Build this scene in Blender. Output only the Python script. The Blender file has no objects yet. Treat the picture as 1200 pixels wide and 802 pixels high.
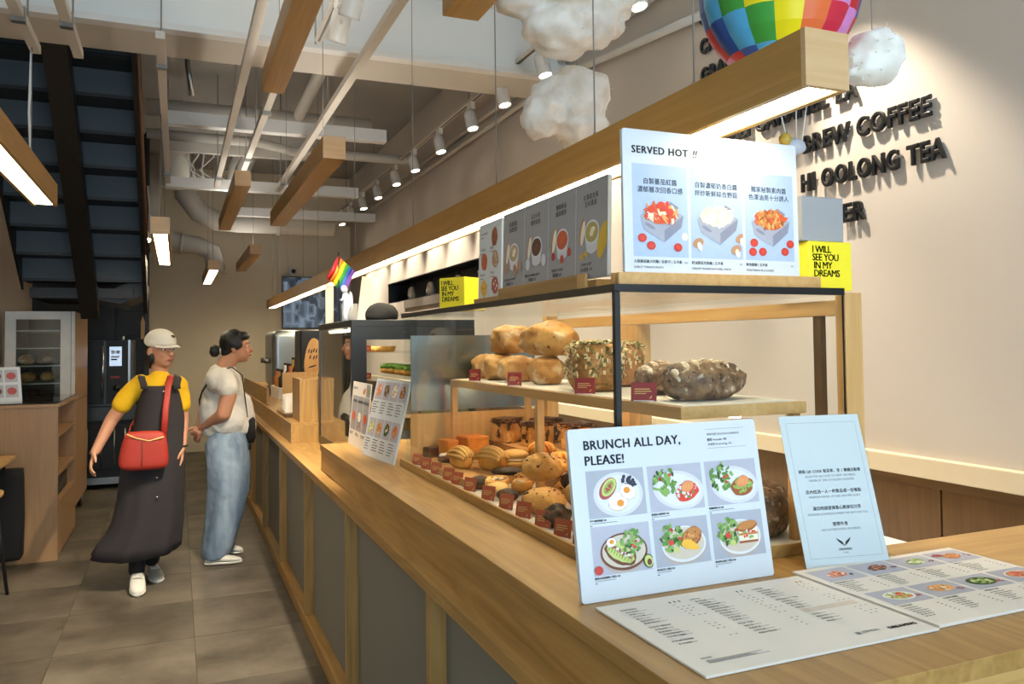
import bpy, bmesh, math, random
from mathutils import Vector, Matrix, Euler, noise as mnoise
V = Vector
R = math.radians
SC = bpy.context.scene
COL = SC.collection
rnd = random.Random(7)

# ---------------------------------------------------------------- camera
F_PX, CY_PX, CAM_H = 939.2, 370.6, 1.47
YAW, PITCH, ROLL = 0.39625, 0.03241, -0.01182
cam = bpy.data.objects.new('camera', bpy.data.cameras.new('camera'))
COL.objects.link(cam)
_f = V((math.sin(YAW)*math.cos(PITCH), math.cos(YAW)*math.cos(PITCH), math.sin(PITCH)))
_r = V((math.cos(YAW), -math.sin(YAW), 0)); _u = _r.cross(_f)
_r2 = _r*math.cos(ROLL) + _u*math.sin(ROLL); _u2 = -_r*math.sin(ROLL) + _u*math.cos(ROLL)
cam.matrix_world = Matrix(((_r2.x, _u2.x, -_f.x, 0), (_r2.y, _u2.y, -_f.y, 0), (_r2.z, _u2.z, -_f.z, CAM_H), (0, 0, 0, 1)))
cam.data.sensor_width = 36; cam.data.lens = 36*F_PX/1200
cam.data.shift_y = -(401-CY_PX)/1200
cam.data.clip_start = 0.05
SC.camera = cam

# ---------------------------------------------------------------- world, daylight through the shop front, exposure
W = bpy.data.worlds.new('sky'); SC.world = W; W.use_nodes = True
bg = W.node_tree.nodes['Background']
bg.inputs[0].default_value = (0.66, 0.83, 1.0, 1); bg.inputs[1].default_value = 5.2
pl = bpy.data.lights.new('window_portal', 'AREA'); pl.shape = 'RECTANGLE'; pl.size = 3.4; pl.size_y = 2.7
pl.cycles.is_portal = True
po = bpy.data.objects.new('window_portal', pl); COL.objects.link(po)
po.location = (0.65, -2.28, 1.55); po.rotation_euler = (R(90), 0, 0)
vs = SC.view_settings
vs.view_transform = 'Standard'; vs.look = 'None'; vs.gamma = 1; vs.use_curve_mapping = False; vs.exposure = 0.55
SC.display_settings.display_device = 'sRGB'
SC.cycles.max_bounces = 9; SC.cycles.transparent_max_bounces = 16
SC.cycles.sample_clamp_indirect = 6
SC.cycles.caustics_reflective = False; SC.cycles.caustics_refractive = False

# ---------------------------------------------------------------- materials
def lin(c):
    if isinstance(c, str):
        c = [int(c[i:i+2], 16)/255 for i in (0, 2, 4)]
    return tuple((x/12.92 if x <= .04045 else ((x+.055)/1.055)**2.4) for x in c)
MATS = {}
def new(name):
    m = bpy.data.materials.new(name); m.use_nodes = True; MATS[name] = m
    return m, m.node_tree.nodes, m.node_tree.links, m.node_tree.nodes['Principled BSDF']
def mat(name, hexc, rough=.5, metal=0, var=.12, scale=14, bump=0, bscale=60, spec=.5, sub=0, sheen=0):
    """plain surface: the colour with a little noise variation and optional fine relief"""
    if name in MATS: return MATS[name]
    m, N, L, B = new(name); c = lin(hexc)
    tc = N.new('ShaderNodeTexCoord'); nz = N.new('ShaderNodeTexNoise'); nz.inputs['Scale'].default_value = scale; nz.inputs['Detail'].default_value = 4
    L.new(tc.outputs['Object'], nz.inputs['Vector'])
    mx = N.new('ShaderNodeMix'); mx.data_type = 'RGBA'
    mx.inputs[6].default_value = (*[x*(1-var) for x in c], 1); mx.inputs[7].default_value = (*[min(1, x*(1+var)) for x in c], 1)
    L.new(nz.outputs[0], mx.inputs[0]); L.new(mx.outputs[2], B.inputs['Base Color'])
    B.inputs['Roughness'].default_value = rough; B.inputs['Metallic'].default_value = metal
    B.inputs['Specular IOR Level'].default_value = spec
    if sub:
        B.inputs['Subsurface Weight'].default_value = sub; B.inputs['Subsurface Radius'].default_value = (.02, .008, .004)
    if sheen: B.inputs['Sheen Weight'].default_value = sheen
    if bump:
        n2 = N.new('ShaderNodeTexNoise'); n2.inputs['Scale'].default_value = bscale; n2.inputs['Detail'].default_value = 5
        L.new(tc.outputs['Object'], n2.inputs['Vector'])
        bp = N.new('ShaderNodeBump'); bp.inputs['Strength'].default_value = bump; bp.inputs['Distance'].default_value = .004
        L.new(n2.outputs[0], bp.inputs['Height']); L.new(bp.outputs[0], B.inputs['Normal'])
    return m
def wood(name, ca, cb, axis=1, rough=.42, scale=1.0, contrast=1.0):
    """oak: long cathedral grain along one axis plus fine pores"""
    m, N, L, B = new(name)
    tc = N.new('ShaderNodeTexCoord'); mp = N.new('ShaderNodeMapping')
    s = [9*scale]*3; s[axis] = .9*scale; mp.inputs['Scale'].default_value = s
    L.new(tc.outputs['Object'], mp.inputs[0])
    n1 = N.new('ShaderNodeTexNoise'); n1.inputs['Scale'].default_value = .8; n1.inputs['Detail'].default_value = 2; n1.inputs['Distortion'].default_value = .3
    L.new(mp.outputs[0], n1.inputs['Vector'])
    mul = N.new('ShaderNodeMath'); mul.operation = 'MULTIPLY'; mul.inputs[1].default_value = 16
    L.new(n1.outputs[0], mul.inputs[0])
    fr = N.new('ShaderNodeMath'); fr.operation = 'PINGPONG'; fr.inputs[1].default_value = 1
    L.new(mul.outputs[0], fr.inputs[0])
    m2 = N.new('ShaderNodeMapping'); s2 = [95*scale]*3; s2[axis] = 2.2*scale; m2.inputs['Scale'].default_value = s2
    L.new(tc.outputs['Object'], m2.inputs[0])
    n2 = N.new('ShaderNodeTexNoise'); n2.inputs['Scale'].default_value = 1; n2.inputs['Detail'].default_value = 3
    L.new(m2.outputs[0], n2.inputs['Vector'])
    ad = N.new('ShaderNodeMath'); ad.operation = 'MULTIPLY_ADD'; ad.inputs[1].default_value = .42*contrast
    L.new(fr.outputs[0], ad.inputs[0]); 
    m3 = N.new('ShaderNodeMath'); m3.operation = 'MULTIPLY'; m3.inputs[1].default_value = .9
    L.new(n2.outputs[0], m3.inputs[0]); L.new(m3.outputs[0], ad.inputs[2])
    mx = N.new('ShaderNodeMix'); mx.data_type = 'RGBA'
    mx.inputs[6].default_value = (*lin(ca), 1); mx.inputs[7].default_value = (*lin(cb), 1)
    L.new(ad.outputs[0], mx.inputs[0]); L.new(mx.outputs[2], B.inputs['Base Color'])
    B.inputs['Roughness'].default_value = rough
    bp = N.new('ShaderNodeBump'); bp.inputs['Strength'].default_value = .12; bp.inputs['Distance'].default_value = .001
    L.new(ad.outputs[0], bp.inputs['Height']); L.new(bp.outputs[0], B.inputs['Normal'])
    return m
def glow(name, col, strength):
    m, N, L, B = new(name)
    B.inputs['Base Color'].default_value = (*lin('fff4dc'), 1)
    B.inputs['Emission Color'].default_value = (*col, 1); B.inputs['Emission Strength'].default_value = strength
    return m
def glass(name, tint=(1, 1, 1), rough=0, refl=1.0, alpha=0.0, acol=(.8, .8, .8)):
    """thin pane: clear with a Fresnel reflection (and, with alpha, a milky share)"""
    m, N, L, B = new(name); N.remove(B)
    out = N['Material Output']; tr = N.new('ShaderNodeBsdfTransparent'); tr.inputs[0].default_value = (*tint, 1)
    gl = N.new('ShaderNodeBsdfGlossy'); gl.inputs['Roughness'].default_value = rough
    lw = N.new('ShaderNodeLayerWeight'); lw.inputs[0].default_value = .5
    pw = N.new('ShaderNodeMath'); pw.operation = 'POWER'; pw.inputs[1].default_value = 5; L.new(lw.outputs['Facing'], pw.inputs[0])
    ml = N.new('ShaderNodeMath'); ml.operation = 'MULTIPLY_ADD'; ml.inputs[1].default_value = .8*refl; ml.inputs[2].default_value = .04*refl
    L.new(pw.outputs[0], ml.inputs[0])
    mx = N.new('ShaderNodeMixShader'); L.new(ml.outputs[0], mx.inputs[0]); L.new(tr.outputs[0], mx.inputs[1]); L.new(gl.outputs[0], mx.inputs[2])
    last = mx
    if alpha:
        df = N.new('ShaderNodeBsdfDiffuse'); df.inputs[0].default_value = (*acol, 1)
        m2 = N.new('ShaderNodeMixShader'); m2.inputs[0].default_value = alpha
        L.new(mx.outputs[0], m2.inputs[1]); L.new(df.outputs[0], m2.inputs[2]); last = m2
    L.new(last.outputs[0], out.inputs[0])
    return m

# ---------------------------------------------------------------- mesh helpers
def BM(): return bmesh.new()
def box(bm, a, b, mi=0):
    x0, y0, z0 = a; x1, y1, z1 = b
    v = [bm.verts.new(p) for p in ((x0,y0,z0),(x1,y0,z0),(x1,y1,z0),(x0,y1,z0),(x0,y0,z1),(x1,y0,z1),(x1,y1,z1),(x0,y1,z1))]
    for f in ((3,2,1,0),(4,5,6,7),(0,1,5,4),(1,2,6,5),(2,3,7,6),(3,0,4,7)):
        bm.faces.new([v[i] for i in f]).material_index = mi
    return bm
def obox(bm, c, sx, sy, sz, M=None, mi=0):
    """box of half sizes about c, turned by M"""
    M = M or Matrix(); c = V(c); n = len(bm.verts)
    v = [bm.verts.new(c + M.to_3x3() @ V((i*sx, j*sy, k*sz))) for k in (-1, 1) for i, j in ((-1,-1),(1,-1),(1,1),(-1,1))]
    for f in ((3,2,1,0),(4,5,6,7),(0,1,5,4),(1,2,6,5),(2,3,7,6),(3,0,4,7)):
        bm.faces.new([v[i] for i in f]).material_index = mi
    return bm
def frame_of(d):
    d = d.normalized(); up = V((0, 0, 1)) if abs(d.z) < .95 else V((1, 0, 0))
    s = d.cross(up).normalized(); return s, s.cross(d).normalized()
def tube(bm, pts, r, seg=10, caps=True, mi=0):
    """swept tube; r a number or a list; each ring may be (ra, rb) for an ellipse"""
    pts = [V(p) for p in pts]; n = len(pts)
    rs = r if isinstance(r, (list, tuple)) else [r]*n
    rings = []; s = None
    for i, p in enumerate(pts):
        d = (pts[min(i+1, n-1)] - pts[max(i-1, 0)])
        if s is None: s, t = frame_of(d)
        else:
            dn = d.normalized(); s = (s - dn*s.dot(dn)).normalized(); t = s.cross(dn).normalized()
        a, b = rs[i] if isinstance(rs[i], (list, tuple)) else (rs[i], rs[i])
        rings.append([bm.verts.new(p + s*a*math.cos(2*math.pi*k/seg) + t*b*math.sin(2*math.pi*k/seg)) for k in range(seg)])
    for i in range(n-1):
        for k in range(seg):
            f = bm.faces.new((rings[i][k], rings[i][(k+1) % seg], rings[i+1][(k+1) % seg], rings[i+1][k])); f.material_index = mi; f.smooth = True
    if caps:
        bm.faces.new(rings[0][::-1]).material_index = mi; bm.faces.new(rings[-1]).material_index = mi
    return bm
def lathe(bm, prof, c=(0, 0, 0), seg=24, M=None, mi=0, sx=1, sy=1):
    """profile [(r, z)] turned about local z"""
    c = V(c); M = (M or Matrix()).to_3x3(); rings = []
    for r, z in prof:
        if r < 1e-6: rings.append([bm.verts.new(c + M @ V((0, 0, z)))])
        else: rings.append([bm.verts.new(c + M @ V((r*sx*math.cos(2*math.pi*k/seg), r*sy*math.sin(2*math.pi*k/seg), z))) for k in range(seg)])
    for a, b in zip(rings, rings[1:]):
        for k in range(seg):
            k2 = (k+1) % seg
            if len(a) == 1 and len(b) == 1: continue
            if len(a) == 1: vs_ = (a[0], b[k2], b[k])
            elif len(b) == 1: vs_ = (a[k], a[k2], b[0])
            else: vs_ = (a[k], a[k2], b[k2], b[k])
            f = bm.faces.new(vs_); f.smooth = True; f.material_index = mi
    return bm
def blob(bm, c, rx, ry, rz, sub=3, amp=0, fr=3, seed=0, M=None, p=2.0, flat=None, mi=0):
    """ball squashed to an ellipsoid (p > 2: boxier), with noise lumps"""
    g = bmesh.ops.create_icosphere(bm, subdivisions=sub, radius=1); M = (M or Matrix()).to_3x3(); c = V(c)
    for v in g['verts']:
        d = v.co.normalized(); k = (abs(d.x)**p + abs(d.y)**p + abs(d.z)**p)**(-1/p)
        o_ = V((seed*3.1, seed*1.7, seed)); h = 1 + amp*mnoise.noise(d*fr + o_) + amp*.3*mnoise.noise(d*fr*3.3 + o_)
        q = V((d.x*k*rx*h, d.y*k*ry*h, d.z*k*rz*h))
        if flat is not None and q.z < flat: q.z = flat + (q.z-flat)*.12
        v.co = c + M @ q
    for f in set(f for v in g['verts'] for f in v.link_faces): f.smooth = True; f.material_index = mi
    return bm
def prism(bm, pts, d, mi=0):
    """flat polygon (3D points) pushed along d"""
    d = V(d); a = [bm.verts.new(V(p)) for p in pts]; b = [bm.verts.new(V(p)+d) for p in pts]; n = len(pts)
    fs = [bm.faces.new(a[::-1]), bm.faces.new(b)]
    for i in range(n): fs.append(bm.faces.new((a[i], a[(i+1) % n], b[(i+1) % n], b[i])))
    for f in fs: f.material_index = mi
    return bm
def loft(bm, rings, caps=True, mi=0, close=True):
    """list of equally long point rings"""
    vs_ = [[bm.verts.new(V(p)) for p in r] for r in rings]; n = len(vs_[0])
    for a, b in zip(vs_, vs_[1:]):
        for k in range(n if close else n-1):
            f = bm.faces.new((a[k], a[(k+1) % n], b[(k+1) % n], b[k])); f.smooth = True; f.material_index = mi
    if caps:
        bm.faces.new(vs_[0][::-1]).material_index = mi; bm.faces.new(vs_[-1]).material_index = mi
    return bm
def ell(c, rx, ry, n=20, rot=0, p=2.0, tilt=None):
    out = []
    for k in range(n):
        a = 2*math.pi*k/n; ca, sa = math.cos(a), math.sin(a)
        s = (abs(ca)**p + abs(sa)**p)**(-1/p); x, y = rx*ca*s, ry*sa*s
        q = V((x*math.cos(rot)-y*math.sin(rot), x*math.sin(rot)+y*math.cos(rot), 0))
        if tilt: q = tilt.to_3x3() @ q
        out.append(V(c)+q)
    return out

def world(o):
    m = o.matrix_basis.copy()
    return world(o.parent) @ o.matrix_parent_inverse @ m if o.parent else m
def obj(name, bm, m, parent=None, bevel=0, smooth=False, subsurf=0, seg=2):
    if isinstance(bm, bmesh.types.BMesh):
        bmesh.ops.recalc_face_normals(bm, faces=bm.faces)
        me = bpy.data.meshes.new(name); bm.to_mesh(me); bm.free()
    else: me = bm
    for k in (m if isinstance(m, (list, tuple)) else [m]):
        me.materials.append(MATS[k] if isinstance(k, str) else k)
    o = bpy.data.objects.new(name, me); COL.objects.link(o)
    if parent:
        o.parent = parent; o.matrix_parent_inverse = world(parent).inverted()
    if smooth:
        for p in me.polygons: p.use_smooth = True
    if bevel:
        b = o.modifiers.new('bevel', 'BEVEL'); b.width = bevel; b.segments = seg; b.limit_method = 'ANGLE'; b.angle_limit = R(40)
    if subsurf:
        s = o.modifiers.new('subsurf', 'SUBSURF'); s.levels = s.render_levels = subsurf
    return o
def tag(o, label=None, cat=None, group=None, kind=None):
    if label: o['label'] = label
    if cat: o['category'] = cat
    if group: o['group'] = group
    if kind: o['kind'] = kind
    return o
def thing(name, label, cat, loc=(0, 0, 0), group=None, rz=0):
    o = bpy.data.objects.new(name, None); COL.objects.link(o); o.location = loc; o.rotation_euler = (0, 0, rz)
    o.empty_display_size = .05
    return tag(o, label, cat, group)
def dup(root, loc=None, rot=None, scale=None, label=None):
    """copy of a thing with copies of its parts and sub-parts"""
    def cp(o, par):
        c = o.copy(); COL.objects.link(c)
        if par: c.parent = par; c.matrix_parent_inverse = o.matrix_parent_inverse.copy()
        for ch in KIDS.get(o.name, ()): cp(ch, c)
        return c
    KIDS = {}
    def walk(o):
        ks = [k for k in COL.objects if k.parent == o]; KIDS[o.name] = ks
        for k in ks: walk(k)
    walk(root); c = cp(root, None)
    if loc is not None: c.location = loc
    if rot is not None: c.rotation_euler = rot
    if scale is not None: c.scale = scale
    if label: c['label'] = label
    return c
def copy_piece(o, loc, parent=None):
    c = o.copy(); COL.objects.link(c); c.location = loc
    if parent: c.parent = parent
    return c
def lamp(kind, name, loc, energy, color, parent=None, target=None, **kw):
    l = bpy.data.lights.new(name, kind); l.energy = energy; l.color = color
    for k, v in kw.items(): setattr(l, k, v)
    o = bpy.data.objects.new(name, l); COL.objects.link(o); o.location = loc
    if target is not None: o.rotation_euler = (V(target)-V(loc)).to_track_quat('-Z', 'Y').to_euler()
    if parent: o.parent = parent; o.matrix_parent_inverse = world(parent).inverted()
    return o

# ---------------------------------------------------------------- flat print and lettering
TEXTS = []          # (text object, target object, matrix, material index)
def text_curve(body, size, bold=0, align='LEFT', extrude=0, spacing=1.0, shear=0, line=1.0):
    c = bpy.data.curves.new('lettering', 'FONT'); c.body = body; c.size = size; c.offset = bold*size; c.align_x = align
    c.extrude = extrude; c.space_character = spacing; c.shear = shear; c.resolution_u = 2 if size < .05 else 4; c.space_line = line
    o = bpy.data.objects.new('lettering', c); COL.objects.link(o); return o
class Print:
    """ink on a flat board: shapes in board coordinates (u right, v up), joined into one part"""
    def __init__(s, name, parent, M, step=.00025):
        s.name, s.parent, s.M, s.step = name, parent, M, step; s.bm = BM(); s.slots = []; s.txt = []
    def mi(s, m):
        if m not in s.slots: s.slots.append(m)
        return s.slots.index(m)
    def poly(s, pts, m, layer=1):
        vs_ = [s.bm.verts.new(s.M @ V((u, v, s.step*layer))) for u, v in pts]
        s.bm.faces.new(vs_).material_index = s.mi(m)
    def rect(s, u0, v0, u1, v1, m, layer=1): s.poly(((u0, v0), (u1, v0), (u1, v1), (u0, v1)), m, layer)
    def disc(s, u, v, ru, rv, m, layer=2, rot=0, n=20, jit=0, clip=None):
        pts = []
        for k in range(n):
            a = 2*math.pi*k/n; j = 1+rnd.uniform(-jit, jit); x, y = ru*j*math.cos(a), rv*j*math.sin(a)
            q = [u+x*math.cos(rot)-y*math.sin(rot), v+x*math.sin(rot)+y*math.cos(rot)]
            if clip: q = [min(max(q[0], clip[0]), clip[2]), min(max(q[1], clip[1]), clip[3])]
            pts.append(q)
        s.poly(pts, m, layer)
    def text(s, body, u, v, size, m='ink', bold=0, align='LEFT', layer=2, **k):
        d = bold*size*1.6
        for du, dv in ((0, 0),) if not bold else ((-d, -d*.4), (d, -d*.4), (-d, d*.4), (d, d*.4)):
            s.txt.append((text_curve(body, size, 0, align, **k), s.M @ Matrix.Translation((u+du, v+dv, s.step*layer)), s.mi(m)))
    def done(s):
        me = bpy.data.meshes.new(s.name); s.bm.to_mesh(me); s.bm.free()
        for k in s.slots: me.materials.append(MATS[k])
        o = bpy.data.objects.new(s.name, me); COL.objects.link(o)
        if s.parent: o.parent = s.parent; o.matrix_parent_inverse = world(s.parent).inverted()
        for t, M, i in s.txt: TEXTS.append((t, o, M, i))
        return o
def flush_texts():
    bpy.context.view_layer.update(); dg = bpy.context.evaluated_depsgraph_get(); by = {}
    for t, o, M, i in TEXTS:
        by.setdefault(o.name, (o, []))[1].append((bpy.data.meshes.new_from_object(t.evaluated_get(dg)), M, i))
    for o, lst in by.values():
        bm = BM(); bm.from_mesh(o.data)
        for me, M, i in lst:
            n = len(bm.faces); me.transform(M); bm.from_mesh(me); bm.faces.ensure_lookup_table()
            for f in bm.faces[n:]: f.material_index = i
            bpy.data.meshes.remove(me)
        bm.to_mesh(o.data); bm.free()
    for t, *_ in TEXTS: bpy.data.objects.remove(t)
    TEXTS.clear()
def board_matrix(origin, u, v):
    u = V(u).normalized(); v = V(v).normalized(); n = u.cross(v); o = V(origin)
    return Matrix(((u.x, v.x, n.x, o.x), (u.y, v.y, n.y, o.y), (u.z, v.z, n.z, o.z), (0, 0, 0, 1)))

# ---------------------------------------------------------------- palette
wood('oak', 'bb9455', '936e38', 1)
wood('oak_z', 'bb9455', '936e38', 2)
wood('oak_x', 'c8a262', 'a68048', 0)
wood('oak_dark', '684a24', '4f3616', 2)
wood('oak_dark_y', '684a24', '4f3616', 1)
glow('added_uplight', (1.0, .94, .85), 6.5)
wood('lamp_oak', 'bd9350', 'a2783a', 1, contrast=.6)
wood('lamp_oak_end', 'd8b488', 'c49a68', 0, contrast=.5)
wood('pine', 'd6ae74', 'bd8f52', 2, contrast=.7)
wood('pine_y', 'd6ae74', 'bd8f52', 1, contrast=.7)
wood('birch', 'b08a62', '98744e', 2, rough=.35, contrast=.5)
mat('plaster', 'c2bab0', .9, var=.06, scale=1.2, bump=.15, bscale=8)
mat('plaster_back', 'ddd2ba', .9, var=.04, scale=1.5)
mat('cream_trim', 'd8c9ab', .6, var=.04)
mat('white_steel', 'deddd9', .6, var=.08, scale=3)
mat('beige_steel', 'c6bfb3', .65, var=.08, scale=3)
mat('duct_paint', 'c6c2b9', .65, var=.1, scale=4)
mat('slab', '98948d', .9, var=.12, scale=2)
mat('soffit_board', 'e4e6e4', .75, var=.03, scale=1)
mat('black_steel', '0d0d0e', .5, var=.1)
mat('stair_panel', '3c464d', .6, var=.15, scale=3, bump=.1, bscale=6)
mat('black_trim', '0b0c0c', .35, var=.05)
mat('black_paint', '121214', .4, var=.05)
mat('white_paint', 'e6e4e0', .45, var=.03)
mat('white_board', 'd0d6dc', .45, var=.015)
mat('paper', 'ddd8cf', .6, var=.02)
mat('ink', '191a20', .6, var=.02)
mat('ink_grey', '77787c', .6, var=.02)
mat('grey_panel', '77746c', .75, var=.1, scale=2.2, bump=.06, bscale=3)
mat('chrome', 'c8c8c8', .2, metal=1, var=.03)
mat('steel', '9a9a98', .3, metal=1, var=.06)
mat('wire', '8a8680', .5, var=.05)
glow('led_warm', (1.0, .84, .56), 19.0)
glow('added_case_led', (1.0, .80, .50), 20.0)
glow('spot_lens', (1.0, .88, .68), 22.0)
glass('pane', (.97, .985, .98), refl=.42)
glass('pane_dark', (.82, .88, .87), refl=1.3)
# ================================================================= the room
WX, LX, BY, FY, CZ = 2.4, -1.45, 12.0, -2.3, 3.95
def struct(name, bm, m, label, cat, bevel=0):
    return tag(obj(name, bm, m, bevel=bevel), label, cat, kind='structure')
# floor: screed with separate stone tiles
mat('grout', '57503f', .9)
def tile_mat():
    m, N, L, B = new('floor_tile')
    tc = N.new('ShaderNodeTexCoord'); oi = N.new('ShaderNodeObjectInfo')
    ad = N.new('ShaderNodeVectorMath'); ad.operation = 'ADD'; L.new(tc.outputs['Object'], ad.inputs[0])
    sc = N.new('ShaderNodeVectorMath'); sc.operation = 'SCALE'; L.new(oi.outputs['Location'], sc.inputs[0]); sc.inputs['Scale'].default_value = 1.37
    L.new(sc.outputs[0], ad.inputs[1])
    n1 = N.new('ShaderNodeTexNoise'); n1.inputs['Scale'].default_value = 2.2; n1.inputs['Detail'].default_value = 8; n1.inputs['Roughness'].default_value = .65
    L.new(ad.outputs[0], n1.inputs['Vector'])
    cr = N.new('ShaderNodeValToRGB'); e = cr.color_ramp.elements
    e[0].position = .36; e[0].color = (*lin('463f34'), 1); e[1].position = .66; e[1].color = (*lin('736a5c'), 1)
    L.new(n1.outputs[0], cr.inputs[0])
    mx = N.new('ShaderNodeMix'); mx.data_type = 'RGBA'; mx.blend_type = 'MULTIPLY'; mx.inputs[0].default_value = .25
    L.new(cr.outputs[0], mx.inputs[6])
    g = N.new('ShaderNodeCombineColor'); [L.new(oi.outputs['Random'], g.inputs[i]) for i in range(3)]
    L.new(g.outputs[0], mx.inputs[7]); L.new(mx.outputs[2], B.inputs['Base Color'])
    B.inputs['Roughness'].default_value = .5
tile_mat()
floor = struct('floor', box(BM(), (LX-.3, FY, -.08), (WX+.1, BY+.1, -.004)), 'grout', 'grey-brown stone tile floor with dark joints', 'floor')
TS = .63
t0 = obj('tile', box(BM(), (-TS/2+.002, -TS/2+.002, -.006), (TS/2-.002, TS/2-.002, 0)), 'floor_tile')
first = True
for i in range(-3, 5):
    for j in range(-3, 13):
        x = .085+(i+.5)*TS; y = 4.40+(j+.5)*TS
        if x-TS/2 > WX or x+TS/2 < LX: continue
        if first: t0.location = (x, y, 0); t0.parent = floor; first = False
        else: copy_piece(t0, (x, y, 0), floor)
# right wall with the black niche (hole from y=5.2 to 9.68)
NY0, NY1, NZ0, NZ1 = 5.0, 9.68, 1.955, 2.20
bm = BM()
box(bm, (WX, FY, 0), (WX+.25, NY0, CZ)); box(bm, (WX, NY1, 0), (WX+.25, BY, CZ))
box(bm, (WX, NY0, 0), (WX+.25, NY1, NZ0)); box(bm, (WX, NY0, NZ1), (WX+.25, NY1, CZ)); box(bm, (WX+.23, NY0, NZ0), (WX+.25, NY1, NZ1))
wr = struct('wall_right', bm, 'plaster', 'long beige plaster wall behind the counter with raised lettering', 'wall')
bm = BM(); box(bm, (WX+.005, NY0+.001, NZ0+.001), (WX+.228, NY1-.001, NZ0+.012)); box(bm, (WX+.005, NY0+.001, NZ1-.012), (WX+.228, NY1-.001, NZ1-.001))
box(bm, (WX+.216, NY0+.001, NZ0+.012), (WX+.228, NY1-.001, NZ1-.012)); box(bm, (WX+.005, NY1-.013, NZ0+.012), (WX+.216, NY1-.001, NZ1-.012))
obj('niche_lining', bm, 'black_paint', wr)
obj('niche_shelf_edge', box(BM(), (WX-.012, NY0, NZ0-.09), (WX, 8.9, NZ0)), mat('taupe', '6b645b', .8), wr)
wb = struct('wall_back', box(BM(), (LX-.3, BY, 0), (WX+.25, BY+.2, CZ)), 'plaster_back', 'tan painted end wall at the far end of the shop', 'wall')
wl = struct('wall_left', box(BM(), (LX-.2, FY, 0), (LX, BY, CZ)), 'plaster', 'pale grey plaster wall on the left side', 'wall')
# shop front behind the viewpoint: a glazed opening
bm = BM(); box(bm, (LX-.2, FY-.15, 0), (-1.05, FY, CZ)); box(bm, (2.35, FY-.15, 0), (WX+.25, FY, CZ))
box(bm, (-1.05, FY-.15, 2.9), (2.35, FY, CZ)); box(bm, (-1.05, FY-.15, 0), (2.35, FY, .12))
struct('wall_front', bm, 'plaster', 'shop front wall with one wide glazed opening to the street', 'wall')
ww = struct('window_1', box(BM(), (-1.05, FY-.1, .12), (-.99, FY-.04, 2.9)), 'black_trim', 'black framed shop window facing the street', 'window')
for x in (.1, 1.2, 2.29): obj('mullion', box(BM(), (x, FY-.1, .12), (x+.06, FY-.04, 2.9)), 'black_trim', ww)
obj('glass_pane', box(BM(), (-.99, FY-.075, .12), (2.29, FY-.069, 2.9)), 'pane', ww)
ceil = struct('ceiling', box(BM(), (LX-.3, FY-.15, CZ), (WX+.25, BY+.2, CZ+.2)), 'slab', 'bare concrete ceiling slab painted taupe', 'ceiling')
# skirting ledge and timber dado on the right wall
struct('trim_1', box(BM(), (WX-.035, FY, .985), (WX, BY, 1.055)), 'cream_trim', 'cream ledge running along the beige wall above the dark timber panels', 'trim', bevel=.004)
dado = struct('trim_2', box(BM(), (WX-.03, FY, .955), (WX, BY, .985)), 'oak_dark_y', 'dark timber panelling low on the right wall', 'trim')
for k in range(24):
    y = 1.955+(k-7)*.6
    obj('panel', box(BM(), (WX-.022, y+.004, .02), (WX-.002, y+.596, .953)), 'oak_dark', dado)
# white ledge of the back bench just behind the counter
bench = thing('back_bench', 'low white-topped back bench against the dark timber panels', 'bench', (2.2, 2.2, 0))
obj('bench_top', box(BM(), (1.98, 1.2, .72), (2.375, 6.5, .75)), 'white_paint', bench, bevel=.003)
obj('bench_body', box(BM(), (2.02, 1.22, 0), (2.37, 6.48, .72)), 'oak_dark', bench)

# ----------------------------------------------------------------- ceiling steel
def beam_thing(name, bm, m, label, cat='beam', bevel=0, **k): return tag(obj(name, bm, m, bevel=bevel), label, cat, **k)
bm = BM(); box(bm, (LX, 4.78, 3.2), (WX, 5.16, 3.95))
db = beam_thing('ceiling_beam', bm, 'beige_steel', 'deep boxed beam crossing the ceiling with a pale front and beige underside', kind='structure')
obj('fascia', box(BM(), (LX, 4.755, 3.235), (WX, 4.78, 3.95)), 'soffit_board', db)
obj('flange', box(BM(), (LX, 4.70, 3.20), (WX, 4.78, 3.235)), 'white_steel', db)
struct('ceiling_soffit', box(BM(), (LX, FY, 3.62), (WX, 4.75, 3.66)), 'soffit_board', 'pale boarded soffit over the front of the shop', 'ceiling')
for i, (x0, x1, y, z, h, lab) in enumerate(((-.1, 1.62, 6.55, 3.16, .10, 'white steel joist nearest behind the boxed beam'), (-.1, 1.75, 8.3, 3.0, .10, 'white steel joist across the pipes above the oven'),
        (.5, 2.3, 9.9, 3.0, .10, 'short white steel joist near the far end of the ceiling'))):
    bm = BM(); box(bm, (x0, y, z), (x1, y+.1, z+h))
    beam_thing('steel_joist', bm, 'white_steel', lab, group='white joists under the slab')
bm = BM(); box(bm, (-.1, 8.0, 3.28), (1.5, 8.06, 3.75)); beam_thing('ceiling_bulkhead', bm, 'duct_paint', 'tan bulkhead board behind the nearest white joist', 'bulkhead')
def pipe(label, pts, r, m='duct_paint', flanges=(), cat='pipe', name='ceiling_pipe'):
    o = tag(obj(name, tube(BM(), pts, r, 16), m), label, cat)
    for p, d, rr in flanges:
        d = V(d).normalized(); obj('collar', tube(BM(), [V(p)-d*.02, V(p)+d*.02], rr, 16), m, o)
    return o
def arc(c, r, a0, a1, ax, n=7):
    """points on an arc in the plane of axes ax"""
    u, v = V(ax[0]), V(ax[1]); return [V(c)+u*r*math.cos(R(a0+(a1-a0)*k/n))+v*r*math.sin(R(a0+(a1-a0)*k/n)) for k in range(n+1)]
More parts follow.
